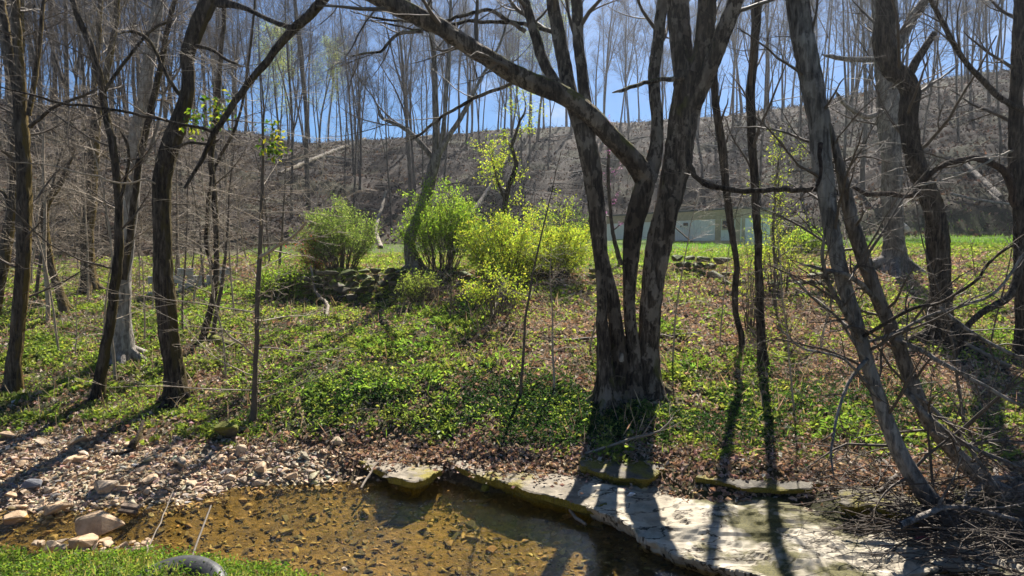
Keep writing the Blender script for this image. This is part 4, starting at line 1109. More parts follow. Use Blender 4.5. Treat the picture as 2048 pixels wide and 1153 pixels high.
# ------------------------------------------------------------------ bushes
def bush(name, label, px, py, w_px, h_px, cols, leaf, nleaf, seed, nst=26, fill=.35, stem_mat='bark_twig', flowers=None, droop=0.0, d=None, bare=.25, sparse=0.0):
    rg = np.random.default_rng(seed)
    p = hit(px, py) if d is None else at_depth(px, py, d)
    p[2] = gz(p[0], p[1])
    W = w_px * p[1] / F * .5; H = h_px * p[1] / F
    root = empty(name, p, label, "bush")
    tubes = []; tips = []
    for i in range(nst):
        az = rg.uniform(0, 6.28); rr = math.sqrt(rg.random()) * W * .95
        top = np.array([math.cos(az) * rr, math.sin(az) * rr, H * (.98 - .55 * (rr / W) ** 2.2) * (rg.uniform(.82, 1.03) if i % 5 else rg.uniform(1.05, 1.22))])
        b0 = np.array([math.cos(az) * rr * .30, math.sin(az) * rr * .30, -.08])
        mid = b0 * .5 + top * .5; mid[:2] *= .95; mid[2] *= 1.08
        c = catmull(np.array([b0, mid, top - np.array([0, 0, droop * rr])]), .12)
        c[1:-1] += rg.normal(0, .012, c[1:-1].shape)
        rad = np.linspace(.016, .003, len(c)); tubes.append((c, rad, 5))
        sub = []
        ramify(rg, sub, c, rad, [dict(n=9, t0=bare, L=(.25, .6), ang=(25, 65), up=.03, wig=.14, rr=.6, pts=4, sides=3),
                                 dict(n=4, t0=.2, L=(.1, .28), ang=(25, 60), up=.03, wig=.14, rr=.7, pts=2, sides=3)])
        tubes += sub; tips += [q for q, _, _ in sub]
    link("stems", tubes_mesh(name + "_stems", tubes), M[stem_mat], root)["kind"] = "stuff"
    which = rg.integers(0, len(tips), nleaf); t = rg.random(nleaf)
    C = np.array([tips[w][min(len(tips[w]) - 1, int(tt * len(tips[w])))] for w, tt in zip(which, t)]) + rg.normal(0, .05, (nleaf, 3))
    keep = (C[:, 2] > H * bare * rg.uniform(.4, 1.2, nleaf)) & (fbm(C[:, 0] * 2.2 + C[:, 1], C[:, 2] * 2.2, seed, 2) > sparse * rg.uniform(.5, 1.2, nleaf)); C = C[keep]; n = len(C)
    D = rg.standard_normal((n, 3)) + np.array([0, 0, .4]) + .5 * C / (np.linalg.norm(C, axis=1, keepdims=True) + .1)
    link("foliage", leaf_mesh(name + "_leaves", rg, C, D, rg.uniform(.7, 1.3, n) * leaf, pal(rg, n, cols, .22), .5), M['leaf'], root)["kind"] = "stuff"
    if flowers:
        fn, fc, side = flowers
        i = rg.integers(0, n, fn); C2 = C[i] + rg.normal(0, .06, (fn, 3))
        link("flowers", leaf_mesh(name + "_flowers", rg, C2, rg.standard_normal((fn, 3)), rg.uniform(.03, .055, fn), pal(rg, fn, fc), .9), M['petal'], root)["kind"] = "stuff"
    return root
G_MID = [(.17, .24, .07), (.22, .29, .10), (.10, .15, .045), (.30, .35, .15)]
G_BRIGHT = [(.21, .32, .05), (.28, .39, .07), (.12, .20, .035), (.34, .42, .10)]
G_LIME = [(.40, .44, .07), (.32, .40, .06), (.48, .48, .10), (.24, .33, .06)]
bush("round_bush", "dense round grey green bush with dark upright stems", 684, 541, 165, 126, G_MID, .05, 17000, 1, nst=54, bare=.22, sparse=.34)
bush("flowering_bush", "low bush with orange red blossom pressed against the round bush", 632, 545, 84, 80, [(.16, .2, .05), (.22, .22, .06)], .05, 2600, 2, nst=22, bare=.1, flowers=(900, [(.55, .16, .05), (.6, .22, .10), (.5, .12, .07)], 0), sparse=.4)
bush("tall_bush", "tallest vivid green bush with a tangle of bare lower stems", 880, 546, 190, 166, G_BRIGHT, .06, 16000, 3, nst=54, bare=.30, sparse=.38)
bush("spreading_bush", "loose yellow green bush with arching sprays beside the tall green one", 1012, 572, 210, 150, G_LIME, .06, 14000, 4, nst=40, bare=.05, droop=.08, sparse=.42)
bush("spreading_bush", "broad hazy yellow green bush nearest the many stemmed tree", 1108, 556, 210, 135, G_LIME, .055, 14000, 5, nst=44, bare=.1, droop=.05, sparse=.4)
bush("low_bush", "pale leafy low bush growing below the stone wall", 850, 605, 110, 50, [(.2, .26, .07), (.26, .3, .1)], .05, 2600, 6, nst=24, bare=.05, sparse=.42)
bush("leafy_shoots", "bright yellow green shoots on thin stems in front of bushes", 990, 640, 130, 100, G_LIME, .055, 1700, 7, nst=14, bare=.4, sparse=.45)
bush("low_bush", "green shrub with sword like leaves by the trailer corner", 1610, 510, 90, 45, G_BRIGHT, .09, 2600, 8, nst=24, bare=.0)
bush("leafy_shrub", "sparse lime leaved shrub beside the straight slim tree", 1560, 560, 150, 170, G_LIME, .05, 1600, 9, nst=16, bare=.3, sparse=.45, d=15.5)
bush("leafy_shrub", "few leafed lime sprig in front of the trailer porch", 1500, 640, 90, 200, G_LIME, .05, 600, 10, nst=10, bare=.4, sparse=.4, d=13)
bush("wall_shrub", "green shrubby growth at the terrace tip under thin sapling", 575, 590, 120, 50, G_BRIGHT, .055, 2600, 11, nst=20, bare=.05, sparse=.4)
bush("honeysuckle_bush", "green bush on the slope behind yellow green bushes", 1130, 470, 150, 90, [(.1, .17, .04), (.2, .24, .07)], .09, 3800, 12, nst=26, bare=.1, sparse=.4, d=34)
# lime leaves on the twisted tree, evergreen vine tufts on the crooked tree's limb, redbud blossom
def leaf_part(parent, pts, n, spread, cols, size, seed, name="foliage", mat='leaf', width=.5):
    rg = np.random.default_rng(seed); pts = np.array(pts)
    C = pts[rg.integers(0, len(pts), n)] + rg.normal(0, spread, (n, 3))
    o = link(name, leaf_mesh(name, rg, C, rg.standard_normal((n, 3)) + [0, 0, -.2], rg.uniform(.7, 1.3, n) * size, pal(rg, n, cols), width), M[mat], parent)
    o.matrix_parent_inverse = Matrix.Translation(-parent.location); o["kind"] = "stuff"
    return o
leaf_part(lime_tree, [q for c, _, _ in lime_tw for q in c[1:]], 1500, .05, G_LIME, .06, 31)
leaf_part(yl, [q for c, _, _ in yl_tw for q in c[1:]], 900, .04, G_LIME, .045, 36)
vine = empty("evergreen_vine", at_depth(430, 245, crook.location.y - 1.3), "tuft of glossy evergreen vine leaves hanging on the crooked tree's long limb", "vine")
leaf_part(vine, [at_depth(a, b, crook.location.y - 1.3) for a, b in ((436, 200), (432, 225), (445, 215), (390, 235), (385, 262), (438, 240), (400, 240))], 130, .07, [(.05, .10, .02), (.09, .15, .02), (.3, .3, .05)], .08, 32)
vine2 = empty("evergreen_vine", at_depth(545, 290, 9.2), "tuft of glossy evergreen leaves on the fan twigged young tree", "vine")
leaf_part(vine2, [at_depth(a, b, 9.2) for a, b in ((540, 250), (552, 275), (545, 300), (556, 296), (534, 292), (550, 310))], 150, .055, [(.05, .10, .02), (.09, .15, .02), (.35, .33, .04)], .07, 33)
for o in list(bpy.data.objects):
    if o.name == "redbud_tree_stem":
        o.name = "redbud_tree"; rg = np.random.default_rng(8)
        brs = [c for c in o.children if c.name.startswith("branches")][0].data
        v = np.zeros(len(brs.vertices) * 3); brs.vertices.foreach_get("co", v); v = v.reshape(-1, 3)
        leaf_part(o, v[rg.integers(0, len(v), 400)], 380, .02, [(.50, .24, .40), (.45, .2, .36), (.58, .34, .50)], .032, 34, "blossom", 'petal', .9)

# ------------------------------------------------------------------ trailer home behind the bank
M['white_metal'] = flat_mat("weathered_white_siding", (.86, .84, .76), .6, 3, .18, vs=(6, 6, .4))
M['tan_board'] = flat_mat("tan_painted_board", (.52, .40, .25), .75, 5, .25)
M['brown_board'] = flat_mat("weathered_brown_board", (.11, .08, .055), .85, 9, .35)
M['roof_grey'] = flat_mat("dull_grey_roof", (.13, .125, .12), .7, 4, .25)
M['glass_dark'] = flat_mat("dark_window_glass", (.02, .024, .03), .08, 2, .2, spec=.6, bump=0)
def box_mesh(name, lo, hi, bev=0.0):
    bm = bmesh.new(); bmesh.ops.create_cube(bm, size=1)
    for v in bm.verts: v.co = Vector([(lo[i] + hi[i]) / 2 + v.co[i] * (hi[i] - lo[i]) for i in range(3)])
    if bev: bmesh.ops.bevel(bm, geom=bm.edges, offset=bev, segments=1, affect='EDGES')
    return bm_mesh(name, bm)
hR, hL = np.array(HOUSE[0]), np.array(HOUSE[1])
hlen = np.linalg.norm(hR - hL); hang = math.atan2(*(hR - hL)[::-1])
hz = min(gz(*hR), gz(*hL)) - .1
home = empty("trailer_home", (hL[0], hL[1], hz), "long white and tan trailer home with a flat roof behind the trees", "trailer home")
home.rotation_euler = (0, 0, hang)
HT = 5.22 - hz
def wall_s(px):     # distance along the front wall for a photo column
    u = (px - 1024) / F; d = (hR - hL)
    t = (hL[0] - u * hL[1]) / (u * d[1] - d[0]); return t * hlen
def part(name, lo, hi, mat, parent=None, bev=.006):
    return link(name, box_mesh(name, lo, hi, bev), M[mat], parent or home)
part("wall", (0, .03, 0), (hlen, 2.7, HT - .12), 'white_metal')
part("roof", (-.12, -.14, HT - .12), (hlen + .12, 2.85, HT), 'roof_grey')
part("fascia", (-.02, -.03, HT - .66), (hlen + .02, .028, HT - .125), 'tan_board')
part("skirting", (0, -.05, -.2), (hlen, .026, .52), 'tan_board')
edges = [1213, 1250, 1290, 1330, 1348, 1372, 1400, 1428, 1441, 1468, 1480]
for i in range(len(edges) - 1):
    a, b = wall_s(edges[i]), wall_s(edges[i + 1])
    if edges[i] == 1441:
        w = part("window", (a + .05, -.035, 1.15), (b - .05, .026, HT - .70), 'tan_board')
        part("pane", (a + .16, -.05, 1.25), ((a + b) / 2 - .03, -.036, HT - .78), 'glass_dark', w, 0)
        part("pane", ((a + b) / 2 + .03, -.05, 1.25), (b - .16, -.036, HT - .78), 'glass_dark', w, 0)
    elif edges[i] in (1428, 1468):
        part("trim", (a + .05, -.03, .53), (b - .05, .026, HT - .67), 'tan_board')
    elif edges[i] == 1348:
        dd = part("door", (a + .3, -.03, .55), (b - .3, .026, HT - .68), 'white_metal')
        part("handle", (b - .5, -.08, 1.4), (b - .42, -.032, 1.5), 'brown_board', dd)
        part("wall_lamp", (b - .1, -.2, HT - 1.0), (b + .12, -.0, HT - .82), 'brown_board')
    else:
        n = max(1, int((b - a) / .6))
        for k in range(n):
            x0 = a + (b - a) * k / n; x1 = a + (b - a) * (k + 1) / n
            part("siding_panel", (x0 + .012, -.012, .53), (x1 - .012, .024, HT - .67), 'white_metal')
part("end_fascia", (hlen + .003, 0.05, HT - .66), (hlen + .04, 2.7, HT - .125), 'tan_board')
part("end_trim", (hlen + .003, 0.04, -.2), (hlen + .045, .30, HT - .67), 'tan_board')
part("end_trim", (hlen + .003, 2.5, -.2), (hlen + .045, 2.71, HT - .67), 'tan_board')
for k in range(4): part("siding_panel", (hlen + .003, .32 + .54 * k, -.1), (hlen + .03, .32 + .54 * k + .52, HT - .67), 'white_metal')
pa, pb = wall_s(1346), wall_s(1386)
part("porch_deck", (pa, -1.7, .42), (pb, -.06, .52), 'brown_board')
for x in (pa + .08, pb - .08):
    part("porch_post", (x - .06, -1.66, -.3), (x + .06, -1.54, HT - .3), 'brown_board')
part("porch_rail", (pa + .15, -1.62, 1.32), (pb - .15, -1.57, 1.42), 'brown_board')
part("porch_rail", (pa + .15, -1.62, .92), (pb - .15, -1.57, 1.0), 'brown_board')
for k in range(3):
    part("porch_step", (pb + .02 + .28 * k, -1.55, .42 - .16 * (k + 1)), (pb + .30 + .28 * k, -.5, .46 - .16 * (k + 1)), 'brown_board')
o = part("stair_rail", (0, -.03, -.04), (1.5, .03, .04), 'brown_board'); o.location = (pb, -1.6, 1.36); o.rotation_euler = (0, R(32), 0)

# ------------------------------------------------------------------ stone walls
WST = [hull_mesh("wall_stone_shape", 700 + i, 12, .62, .6) for i in range(6)]
for me in WST: me.materials.append(M['stone_wall'])
def stone_wall(name, label, pts, height, size, seed, lean=.12, missing=.06):
    """pts: ground points along the wall's face (x, y, ztop)"""
    rg = random.Random(seed)
    root = empty(name, (pts[0][0], pts[0][1], pts[0][2] - height), label, "stone wall"); root["kind"] = "thing"
    inv = Matrix.Translation(-root.location)
    P = np.array(pts, float)
    seg = np.concatenate([[0], np.cumsum(np.linalg.norm(np.diff(P[:, :2], axis=0), axis=1))])
    z = 0.0; row = 0
    while z < height:
        h = rg.uniform(.6, .9) * size * .6
        s = rg.uniform(-.1, .1)
        while s < seg[-1]:
            w = rg.uniform(.7, 1.5) * size
            c = s + w / 2
            p = np.array([np.interp(c, seg, P[:, i]) for i in range(3)])
            if rg.random() > missing:
                o = link("stone", rg.choice(WST), None, root); o.matrix_parent_inverse = inv
                o.location = (p[0] + rg.uniform(-.03, .03), p[1] + rg.uniform(-.06, .06) - lean * (height - z) * -0 - (height - z) * lean * .0, p[2] - height + z + h / 2 + rg.uniform(-.015, .015))
                o.scale = (w * 1.06, size * rg.uniform(1.2, 1.7), h / .6 * 1.12)
                o.rotation_euler = (rg.uniform(-.08, .08), rg.uniform(-.06, .06), math.atan2(P[-1, 1] - P[0, 1], P[-1, 0] - P[0, 0]) + rg.uniform(-.1, .1))
            s += w
        z += h; row += 1
    return root
def wall_pts(cols):
    out = []
    for px, py, d in cols:
        p = at_depth(px, py, d); out.append((p[0], p[1], p[2]))
    return out
stone_wall("dry_stone_wall", "mossy dry stone retaining wall under the round bush", wall_pts([(515, 560, 16.2), (600, 552, 15.9), (700, 548, 15.8), (790, 546, 15.8), (870, 550, 15.9)]), .72, .30, 1)
stone_wall("dry_stone_wall", "dark crumbling stone edging beneath the yellow green bushes", wall_pts([(890, 552, 16.0), (1000, 556, 16.0), (1100, 552, 16.2), (1190, 548, 16.5)]), .34, .32, 2, missing=.2)
stone_wall("dry_stone_wall", "rough grey rock face below the lawn patch before the porch", wall_pts([(1345, 512, 17.6), (1400, 514, 17.4), (1455, 518, 17.3)]), .52, .40, 3, missing=.1)
stone_wall("dry_stone_wall", "low row of half buried mossy stones behind the slim trees", wall_pts([(1420, 556, 15.6), (1560, 560, 15.6), (1690, 556, 15.8)]), .16, .34, 4, missing=.3)
M['block'] = flat_mat("grey_concrete_block", (.36, .37, .36), .9, 10, .2)
bw = empty("block_wall", hit(370, 582), "grey concrete block wall half hidden behind the crooked tree", "block wall"); bw["kind"] = "thing"
pl = at_depth(292, 580, bw.location.y - .5); pr = at_depth(448, 575, bw.location.y + .4)
bl = box_mesh("block_shape", (-.19, -.09, -.095), (.19, .09, .095), .012); bl.materials.append(M['block'])
blen = np.linalg.norm(pr[:2] - pl[:2]); ba = math.atan2(pr[1] - pl[1], pr[0] - pl[0])
for r_ in range(4):
    n = int(blen / .4)
    for k in range(n):
        t = (k + .5 + .5 * (r_ % 2)) / n
        if t > 1 or (r_ == 3 and random.random() < .4): continue
        o = link("block", bl, None, bw); o.matrix_parent_inverse = Matrix.Translation(-bw.location)
        q = pl + (pr - pl) * t
        o.location = (q[0], q[1] + random.uniform(-.01, .01), gz(pl[0], pl[1]) + .05 + r_ * .2); o.rotation_euler = (0, 0, ba + random.uniform(-.02, .02))

# ------------------------------------------------------------------ logs, sticks, brush
def lying(name, label, pts, w0, w1, mat, cat="log", lift=.6, seed=0, tw=None, group=None, on=None):
    """a stick or log that follows the ground between photo points"""
    rows = []
    n = len(pts)
    for i, q in enumerate(pts):
        p = hit(q[0], q[1]) if on is None else at_z(q[0], q[1], on)
        h = q[2] if len(q) > 2 else 0.0
        w = (w0 + (w1 - w0) * i / (n - 1)) * p[1] / F * .5
        rows.append([p[0], p[1], max(p[2], -.05) + w * lift + h, w])
    c = catmull(rows, .12)
    rg = np.random.default_rng(seed); c[1:-1, :3] += rg.normal(0, .004 * (1 + c[1:-1, 1:2] * .05), (len(c) - 2, 3))
    root = empty(name, rows[0][:3], label, cat, group); inv = Matrix.Translation(-root.location)
    o = link("trunk" if cat == "log" else "stem", tubes_mesh(name, [(c[:, :3], c[:, 3], 10 if cat == "log" else 6)], .06, seed), M[mat], root); o.matrix_parent_inverse = inv
    if tw:
        t2 = []; ramify(rg, t2, c[:, :3], c[:, 3], tw)
        o = link("branches", tubes_mesh(name + "_twigs", t2), M[mat], root); o.matrix_parent_inverse = inv; o["kind"] = "stuff"
    return root
ltw = [dict(n=6, t0=.3, L=(.3, .9), ang=(25, 60), up=.04, wig=.12, rr=.5, pts=5, sides=4), dict(n=4, t0=.2, L=(.1, .3), ang=(25, 60), up=.02, wig=.12, rr=.6, pts=3, sides=3)]
lying("fallen_log", "long pale fallen trunk slanting up the hillside", [(560, 352), (640, 318), (730, 282)], 9, 8, 'bark_grey', seed=1)
lying("fallen_log", "bleached log lying uphill, thicker of a crossed pair", [(2002, 402), (1965, 365), (1925, 328)], 13, 9, 'bark_grey', seed=2)
lying("fallen_log", "bleached log lying uphill, thinner of a crossed pair", [(2000, 408), (1975, 385), (1942, 345)], 7, 5, 'bark_grey', seed=3)
lying("fallen_log", "grey pole lying across the dark cut bank", [(1900, 400, .2), (1960, 410, .2), (2030, 422, .2)], 6, 4, 'bark_grey', seed=4)
lying("fallen_log", "pale broken trunk leaning behind the tall green bush", [(940, 440, .2), (965, 415, .6), (985, 392, 1.0)], 10, 7, 'bark_grey', seed=5)
lying("fallen_log", "bare forked bough lying between round bush and tall bush", [(762, 498), (752, 480, .6), (766, 450, 1.4), (772, 435, 1.8)], 9, 4, 'dead_wood', seed=6, tw=ltw)
lying("fallen_branch", "dead branch stump with one bent arm below stone wall", [(652, 640), (655, 622, .12), (632, 604, .22), (622, 575, .5)], 9, 4, 'dead_wood', "branch", seed=7)
lying("fallen_branch", "sun bleached forked branch stuck upright below the bushes", [(985, 640), (1000, 610, .25), (1018, 588, .4), (1024, 570, .6)], 8, 4, 'dead_wood', "branch", seed=8, tw=ltw)
lying("fallen_branch", "long bare branch lying along the foot of the bank", [(1170, 918, .05), (1250, 905, .12), (1320, 895, .2), (1345, 885, .3)], 8, 3, 'dead_wood', "branch", seed=9, tw=ltw)
lying("fallen_branch", "long thin branch lying sideways behind the many stemmed tree", [(1130, 690, .05), (1200, 684, .05), (1320, 680, .05), (1400, 672, .05)], 6, 4, 'bark_twig', "branch", seed=10)
lying("fallen_branch", "peeled branch lying across the green patch under arching limb", [(1928, 702, .1), (1970, 725, .12), (2020, 748, .1)], 9, 7, 'dead_wood', "branch", seed=11)
lying("drift_branch", "thin drift branch slanting from mossy ledge into the water", [(722, 975, -.02), (760, 945, .16), (810, 920, .2), (850, 898, .12)], 5, 4, 'dead_wood', "branch", seed=12, tw=ltw, on=.05)
lying("drift_branch", "bent drift stick propped upright on the mossy ledge", [(830, 972, -.04), (838, 940, .14), (850, 915, .25), (852, 890, .2)], 6, 4, 'dead_wood', "branch", seed=13, on=.05)
lying("drift_branch", "grey stick lying in shallow water by the pale ledge", [(1140, 1026, .02), (1155, 1040, .0), (1172, 1052, .0)], 8, 6, 'dead_wood', "branch", seed=14, on=0)
lying("drift_branch", "short stick dipping into water under mossy ledge", [(1040, 992, .0), (1060, 982, .05), (1078, 970, .12)], 5, 4, 'dead_wood', "branch", seed=15, on=.02)
lying("rotten_stump", "rotted low stump standing on the gravel bar's upper edge", [(262, 908, .02), (275, 898, .12), (288, 880, .25)], 16, 6, 'bark_dark', "log", seed=16)
lying("fallen_log", "dark log lying on leaves above the gravel bar", [(215, 912), (245, 910), (270, 905)], 9, 8, 'bark_dark', seed=17)
lying("dry_stalk", "pale dry stalk leaning over the water from near bank", [(292, 1122, .05), (320, 1078, .15), (348, 1038, .30)], 3, 2, 'dead_wood', "stalk", seed=18, on=.12)
lying("dry_stalk", "broken dry stalk beside the black tyre", [(385, 1132, .08), (405, 1102, .2), (424, 1076, .32)], 4.5, 3.5, 'dead_wood', "stalk", seed=19, on=.12)
lying("dark_root_mound", "dark mossy rotting log in the grass behind the crooked tree", [(392, 700), (420, 680), (455, 690), (485, 700)], 24, 14, 'boulder', seed=20, lift=.1)
random.seed(71)
for i in range(44):
    px = random.uniform(560, 2040); py = random.uniform(280, 440)
    p = hit(px, py)
    if p[1] > 82 or p[1] < 40: continue
    L = random.uniform(30, 95); a = random.uniform(-.5, .5)
    lying("fallen_pole", "thin fallen pole lying on the leaf covered hillside", [(px, py, .15), (px + L * .5, py + a * L * .25, .2), (px + L, py + a * L * .5, .15)], random.uniform(2.5, 5), 2, random.choice(['dead_wood', 'bark_far', 'bark_grey']), "log", seed=900 + i, group="fallen poles on the hillside")
# sticks fallen about the bank
random.seed(31)
for i in range(90):
    px = random.uniform(0, 2040); py = random.uniform(600, 930)
    a = random.gauss(0, .5); L = random.uniform(25, 90) * (py - 380) / 500
    lying("stick", "thin dead stick lying in leaf litter on the bank", [(px, py, .02), (px + L * .5, py + math.sin(a) * L * .25, random.uniform(.02, .08)), (px + L, py + math.sin(a) * L * .5, .02)], random.uniform(2, 4), 1.5, random.choice(['dead_wood', 'bark_twig']), "stick", seed=100 + i, group="sticks on the bank")
# driftwood brush heap at the foot of the leaning stems
rg = np.random.default_rng(55)
heap = []
for i in range(620):
    px = 1640 + 500 * rg.random() ** .7; py = np.interp(px, [1600, 1850, 2130], [985, 1045, 1075]) + rg.normal(0, 26)
    p = at_z(px, py, .28); z0 = max(gz(p[0], p[1]), .0)
    a = rg.normal(0, .9) + (math.pi if rg.random() < .5 else 0)
    c = grow(rg, np.array([p[0], p[1], z0 + rg.uniform(.0, .32)]), unit(np.array([math.cos(a), math.sin(a) * .6, rg.normal(0, .22)])), rg.uniform(.3, 1.3), 6, .10, -.02)
    c[:, 2] = np.maximum(c[:, 2], terrain(c[:, 0], c[:, 1]) + .01)
    heap.append((c, np.linspace(rg.uniform(.003, .010), .0015, 7), 4))
o = link("brush_heap", tubes_mesh("brush_heap", heap), M['bark_twig']); tag(o, "tangled heap of drift twigs under the leaning stems", None, None, "stuff")
for i, pts in enumerate([[(1800, 1080), (1900, 1062), (2060, 1072)], [(1930, 1030), (1985, 1000), (2060, 985)], [(1700, 905), (1760, 960), (1830, 1010)],
                         [(1960, 880), (1985, 940), (1990, 1010)], [(1640, 890), (1700, 960), (1760, 990), (1830, 1000)], [(1870, 930), (1930, 960), (2050, 965)], [(1755, 1010), (1800, 985), (1860, 930)]]):
    lying("brush_branch", "stout grey bough caught in the brush heap", [(a, b, .12 + .1 * (k == 1)) for k, (a, b) in enumerate(pts)], 15 - i, 8, 'bark_grey', "branch", seed=400 + i, tw=ltw, group="boughs in the brush heap", on=.22)

# ------------------------------------------------------------------ litter and oddments
p = at_z(262, 1019, .02)
pk = empty("wooden_plank", p, "short split timber plank grounded at the pool's edge", "plank")
for k, (dx, dy, dz, a) in enumerate(((0, 0, .035, .12), (.0, -.06, .0, .1))):
    o = link("board", box_mesh("board", (-.11, -.03, -.016), (.11, .03, .016), .004), M['brown_board'] if k else flat_mat("grey_board", (.27, .2, .14), .8, 20, .3), pk)
    o.location = (dx, dy, dz); o.rotation_euler = (.25, .08, a - .25)
def crumple(name, label, cat, px, py, wpx, col, seed, z=None, hgt=.35, rough=.4, d=None):
    p = at_depth(px, py, d) if d else hit(px, py) if z is None else at_z(px, py, z)
    s = wpx * p[1] / F * .5; rg = np.random.default_rng(seed)
    bm = bmesh.new(); bmesh.ops.create_icosphere(bm, subdivisions=3, radius=1)
    for v in bm.verts:
        n = float(fbm(np.array([v.co.x * 1.7 + seed + v.co.z]), np.array([v.co.y * 1.7 + v.co.z * .8]), seed, 3)[0])
        v.co *= .55 + .9 * n; v.co = Vector((v.co.x * s, v.co.y * s * .7, v.co.z * s * hgt))
    o = link(name, bm_mesh(name, bm, False), flat_mat(name + "_plastic", col, rough, 20, .15)); o.location = (p[0], p[1], p[2] + s * hgt * .6)
    return tag(o, label, cat)
crumple("plastic_scrap", "teal plastic scrap lying in the grass by crooked tree", "litter", 385, 820, 24, (.03, .32, .27), 3)
crumple("drink_can", "crushed red and white can caught in brush heap", "can", 1845, 1084, 30, (.45, .10, .11), 5, .1, .45)
crumple("bracket_fungus", "ruffled cream bracket fungus on the stout tree's trunk", "fungus", 1810, 458, 20, (.55, .5, .42), 9, None, .9, d=bpy.data.objects["stout_tree"].location.y - .05)
bpy.data.objects["bracket_fungus"].location = at_depth(1809, 458, bpy.data.objects["stout_tree"].location.y - .05)
# half-buried tyre
p = at_z(384, 1150, .30)
ty = empty("old_tyre", p, "worn black rubber tyre half sunk in the grassy near bank", "tyre")
def torus(name, prof, n=56):
    V = []; m = len(prof)
    for i in range(n):
        a = 2 * math.pi * i / n
        for r, z in prof: V.append((r * math.cos(a), r * math.sin(a), z))
    idx = np.arange(n * m).reshape(n, m)
    q = np.stack([idx, np.roll(idx, -1, 0), np.roll(np.roll(idx, -1, 0), -1, 1), np.roll(idx, -1, 1)], -1).reshape(-1, 4)
    return np_mesh(name, np.array(V), [q])
M['rubber'] = flat_mat("dusty_black_rubber", (.035, .036, .038), .55, 25, .4, spec=.5)
prof = [(.20, -.075), (.25, -.10), (.30, -.098), (.335, -.085), (.345, -.05), (.345, .05), (.335, .085), (.30, .098), (.25, .10), (.20, .075), (.19, .06), (.235, .06), (.30, .05), (.31, 0), (.30, -.05), (.235, -.06), (.19, -.06)]
link("casing", torus("tyre_casing", prof), M['rubber'], ty)
for k in range(3):
    r0 = .327 + .0
    link("tread_rib", torus("tread_rib", [(.344, -.045 + .036 * k), (.352, -.043 + .036 * k), (.352, -.025 + .036 * k), (.344, -.023 + .036 * k)]), M['rubber'], ty)
ty.rotation_euler = (R(24), R(-6), .2); ty.location.z -= .09; ty.location.y -= .36; ty.scale = (1.25, 1.25, 1.2)

# ------------------------------------------------------------------ leaf litter and ground plants
rg = np.random.default_rng(99)
def scatter(n, pxr, dr, power=1.0):
    px = rg.uniform(*pxr, n); d = dr[0] + (dr[1] - dr[0]) * rg.random(n) ** power
    x = (px - 1024) / F * d; return x, d
def tangent_dirs(nrm, tilt):
    n = len(nrm); r = rg.standard_normal((n, 3)); r -= (r * nrm).sum(1, keepdims=True) * nrm
    r /= np.linalg.norm(r, axis=1, keepdims=True) + 1e-9
    t = np.asarray(tilt)[:, None] if np.ndim(tilt) else tilt
    return r * np.cos(t) + nrm * np.sin(t)
LITTER = [(.40, .32, .245), (.31, .24, .18), (.47, .39, .31), (.20, .15, .11), (.54, .46, .38), (.35, .245, .17)]
# dry leaves on the bank
x, y = scatter(190000, (-420, 2480), (7.2, 26), 1.25)
z = terrain(x, y); g, gv, lw, hl, nr = zones(x, y, z)
ok = (z > .06) & (rg.random(len(x)) < np.clip(1.0 - .55 * g - .8 * gv - .85 * lw, .04, 1)); x, y, z = x[ok], y[ok], z[ok]
nm = tnormal(x, y)
o = link("leaf_litter", leaf_mesh("leaf_litter", rg, np.stack([x, y, z + rg.uniform(.004, .05, len(x))], 1), tangent_dirs(nm, rg.normal(.15, .35, len(x))),
    rg.uniform(.045, .10, len(x)) * np.interp(y, [8, 26], [.95, 1.5]), pal(rg, len(x), LITTER, .22), .6, .3, .15), M['litter'])
tag(o, "dry brown leaves strewn over the creek bank", None, None, "stuff")
# dry leaves lying on the ledge tops
nl = 3600
px = rg.uniform(690, 1900, nl); py = np.interp(px, [690, 760, 880, 1000, 1200, 1500, 1900], [885, 905, 905, 922, 930, 950, 1020]) + rg.gamma(1.5, 9, nl) - 4
P = np.array([at_z(a, b, .0) for a, b in zip(px, py)])
zl = np.interp(px, [880, 1150, 1200, 1900], [.21, .23, .18, .15])
P = np.array([at_z(a, b, c) for a, b, c in zip(px, py, zl)]); P[:, 2] = np.maximum(P[:, 2], terrain(P[:, 0], P[:, 1])) + rg.uniform(.0, .05, nl)
o = link("ledge_leaves", leaf_mesh("ledge_leaves", rg, P, tangent_dirs(np.tile([0, 0, 1.], (nl, 1)), rg.normal(.15, .3, nl)), rg.uniform(.04, .085, nl), pal(rg, nl, LITTER, .22), .6, .3, .15), M['litter'])
tag(o, "dry leaves collected on the back of the rock ledge", None, None, "stuff")
# leaf drifts on the hill
x, y = scatter(70000, (-450, 2500), (25, 92), .9)
z = terrain(x, y); g, gv, lw, hl, nr = zones(x, y, z); ok = rg.random(len(x)) < hl; x, y, z = x[ok], y[ok], z[ok]
nm = tnormal(x, y, .3)
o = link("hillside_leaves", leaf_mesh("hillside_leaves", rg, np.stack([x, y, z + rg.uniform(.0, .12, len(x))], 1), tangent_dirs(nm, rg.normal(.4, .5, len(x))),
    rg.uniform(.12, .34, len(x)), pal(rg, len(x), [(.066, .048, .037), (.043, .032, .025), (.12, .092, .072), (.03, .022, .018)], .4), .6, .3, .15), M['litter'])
tag(o, "drifts of brown leaves on the hillside", None, None, "stuff")
x, y = scatter(3200, (-450, 2500), (27, 90), .8); z = terrain(x, y); g, gv, lw, hl, nr = zones(x, y, z); ok = (hl > .6) & (fbm(x * .25, y * .25, 33, 2) > .42); x, y, z = x[ok], y[ok], z[ok]
br = []
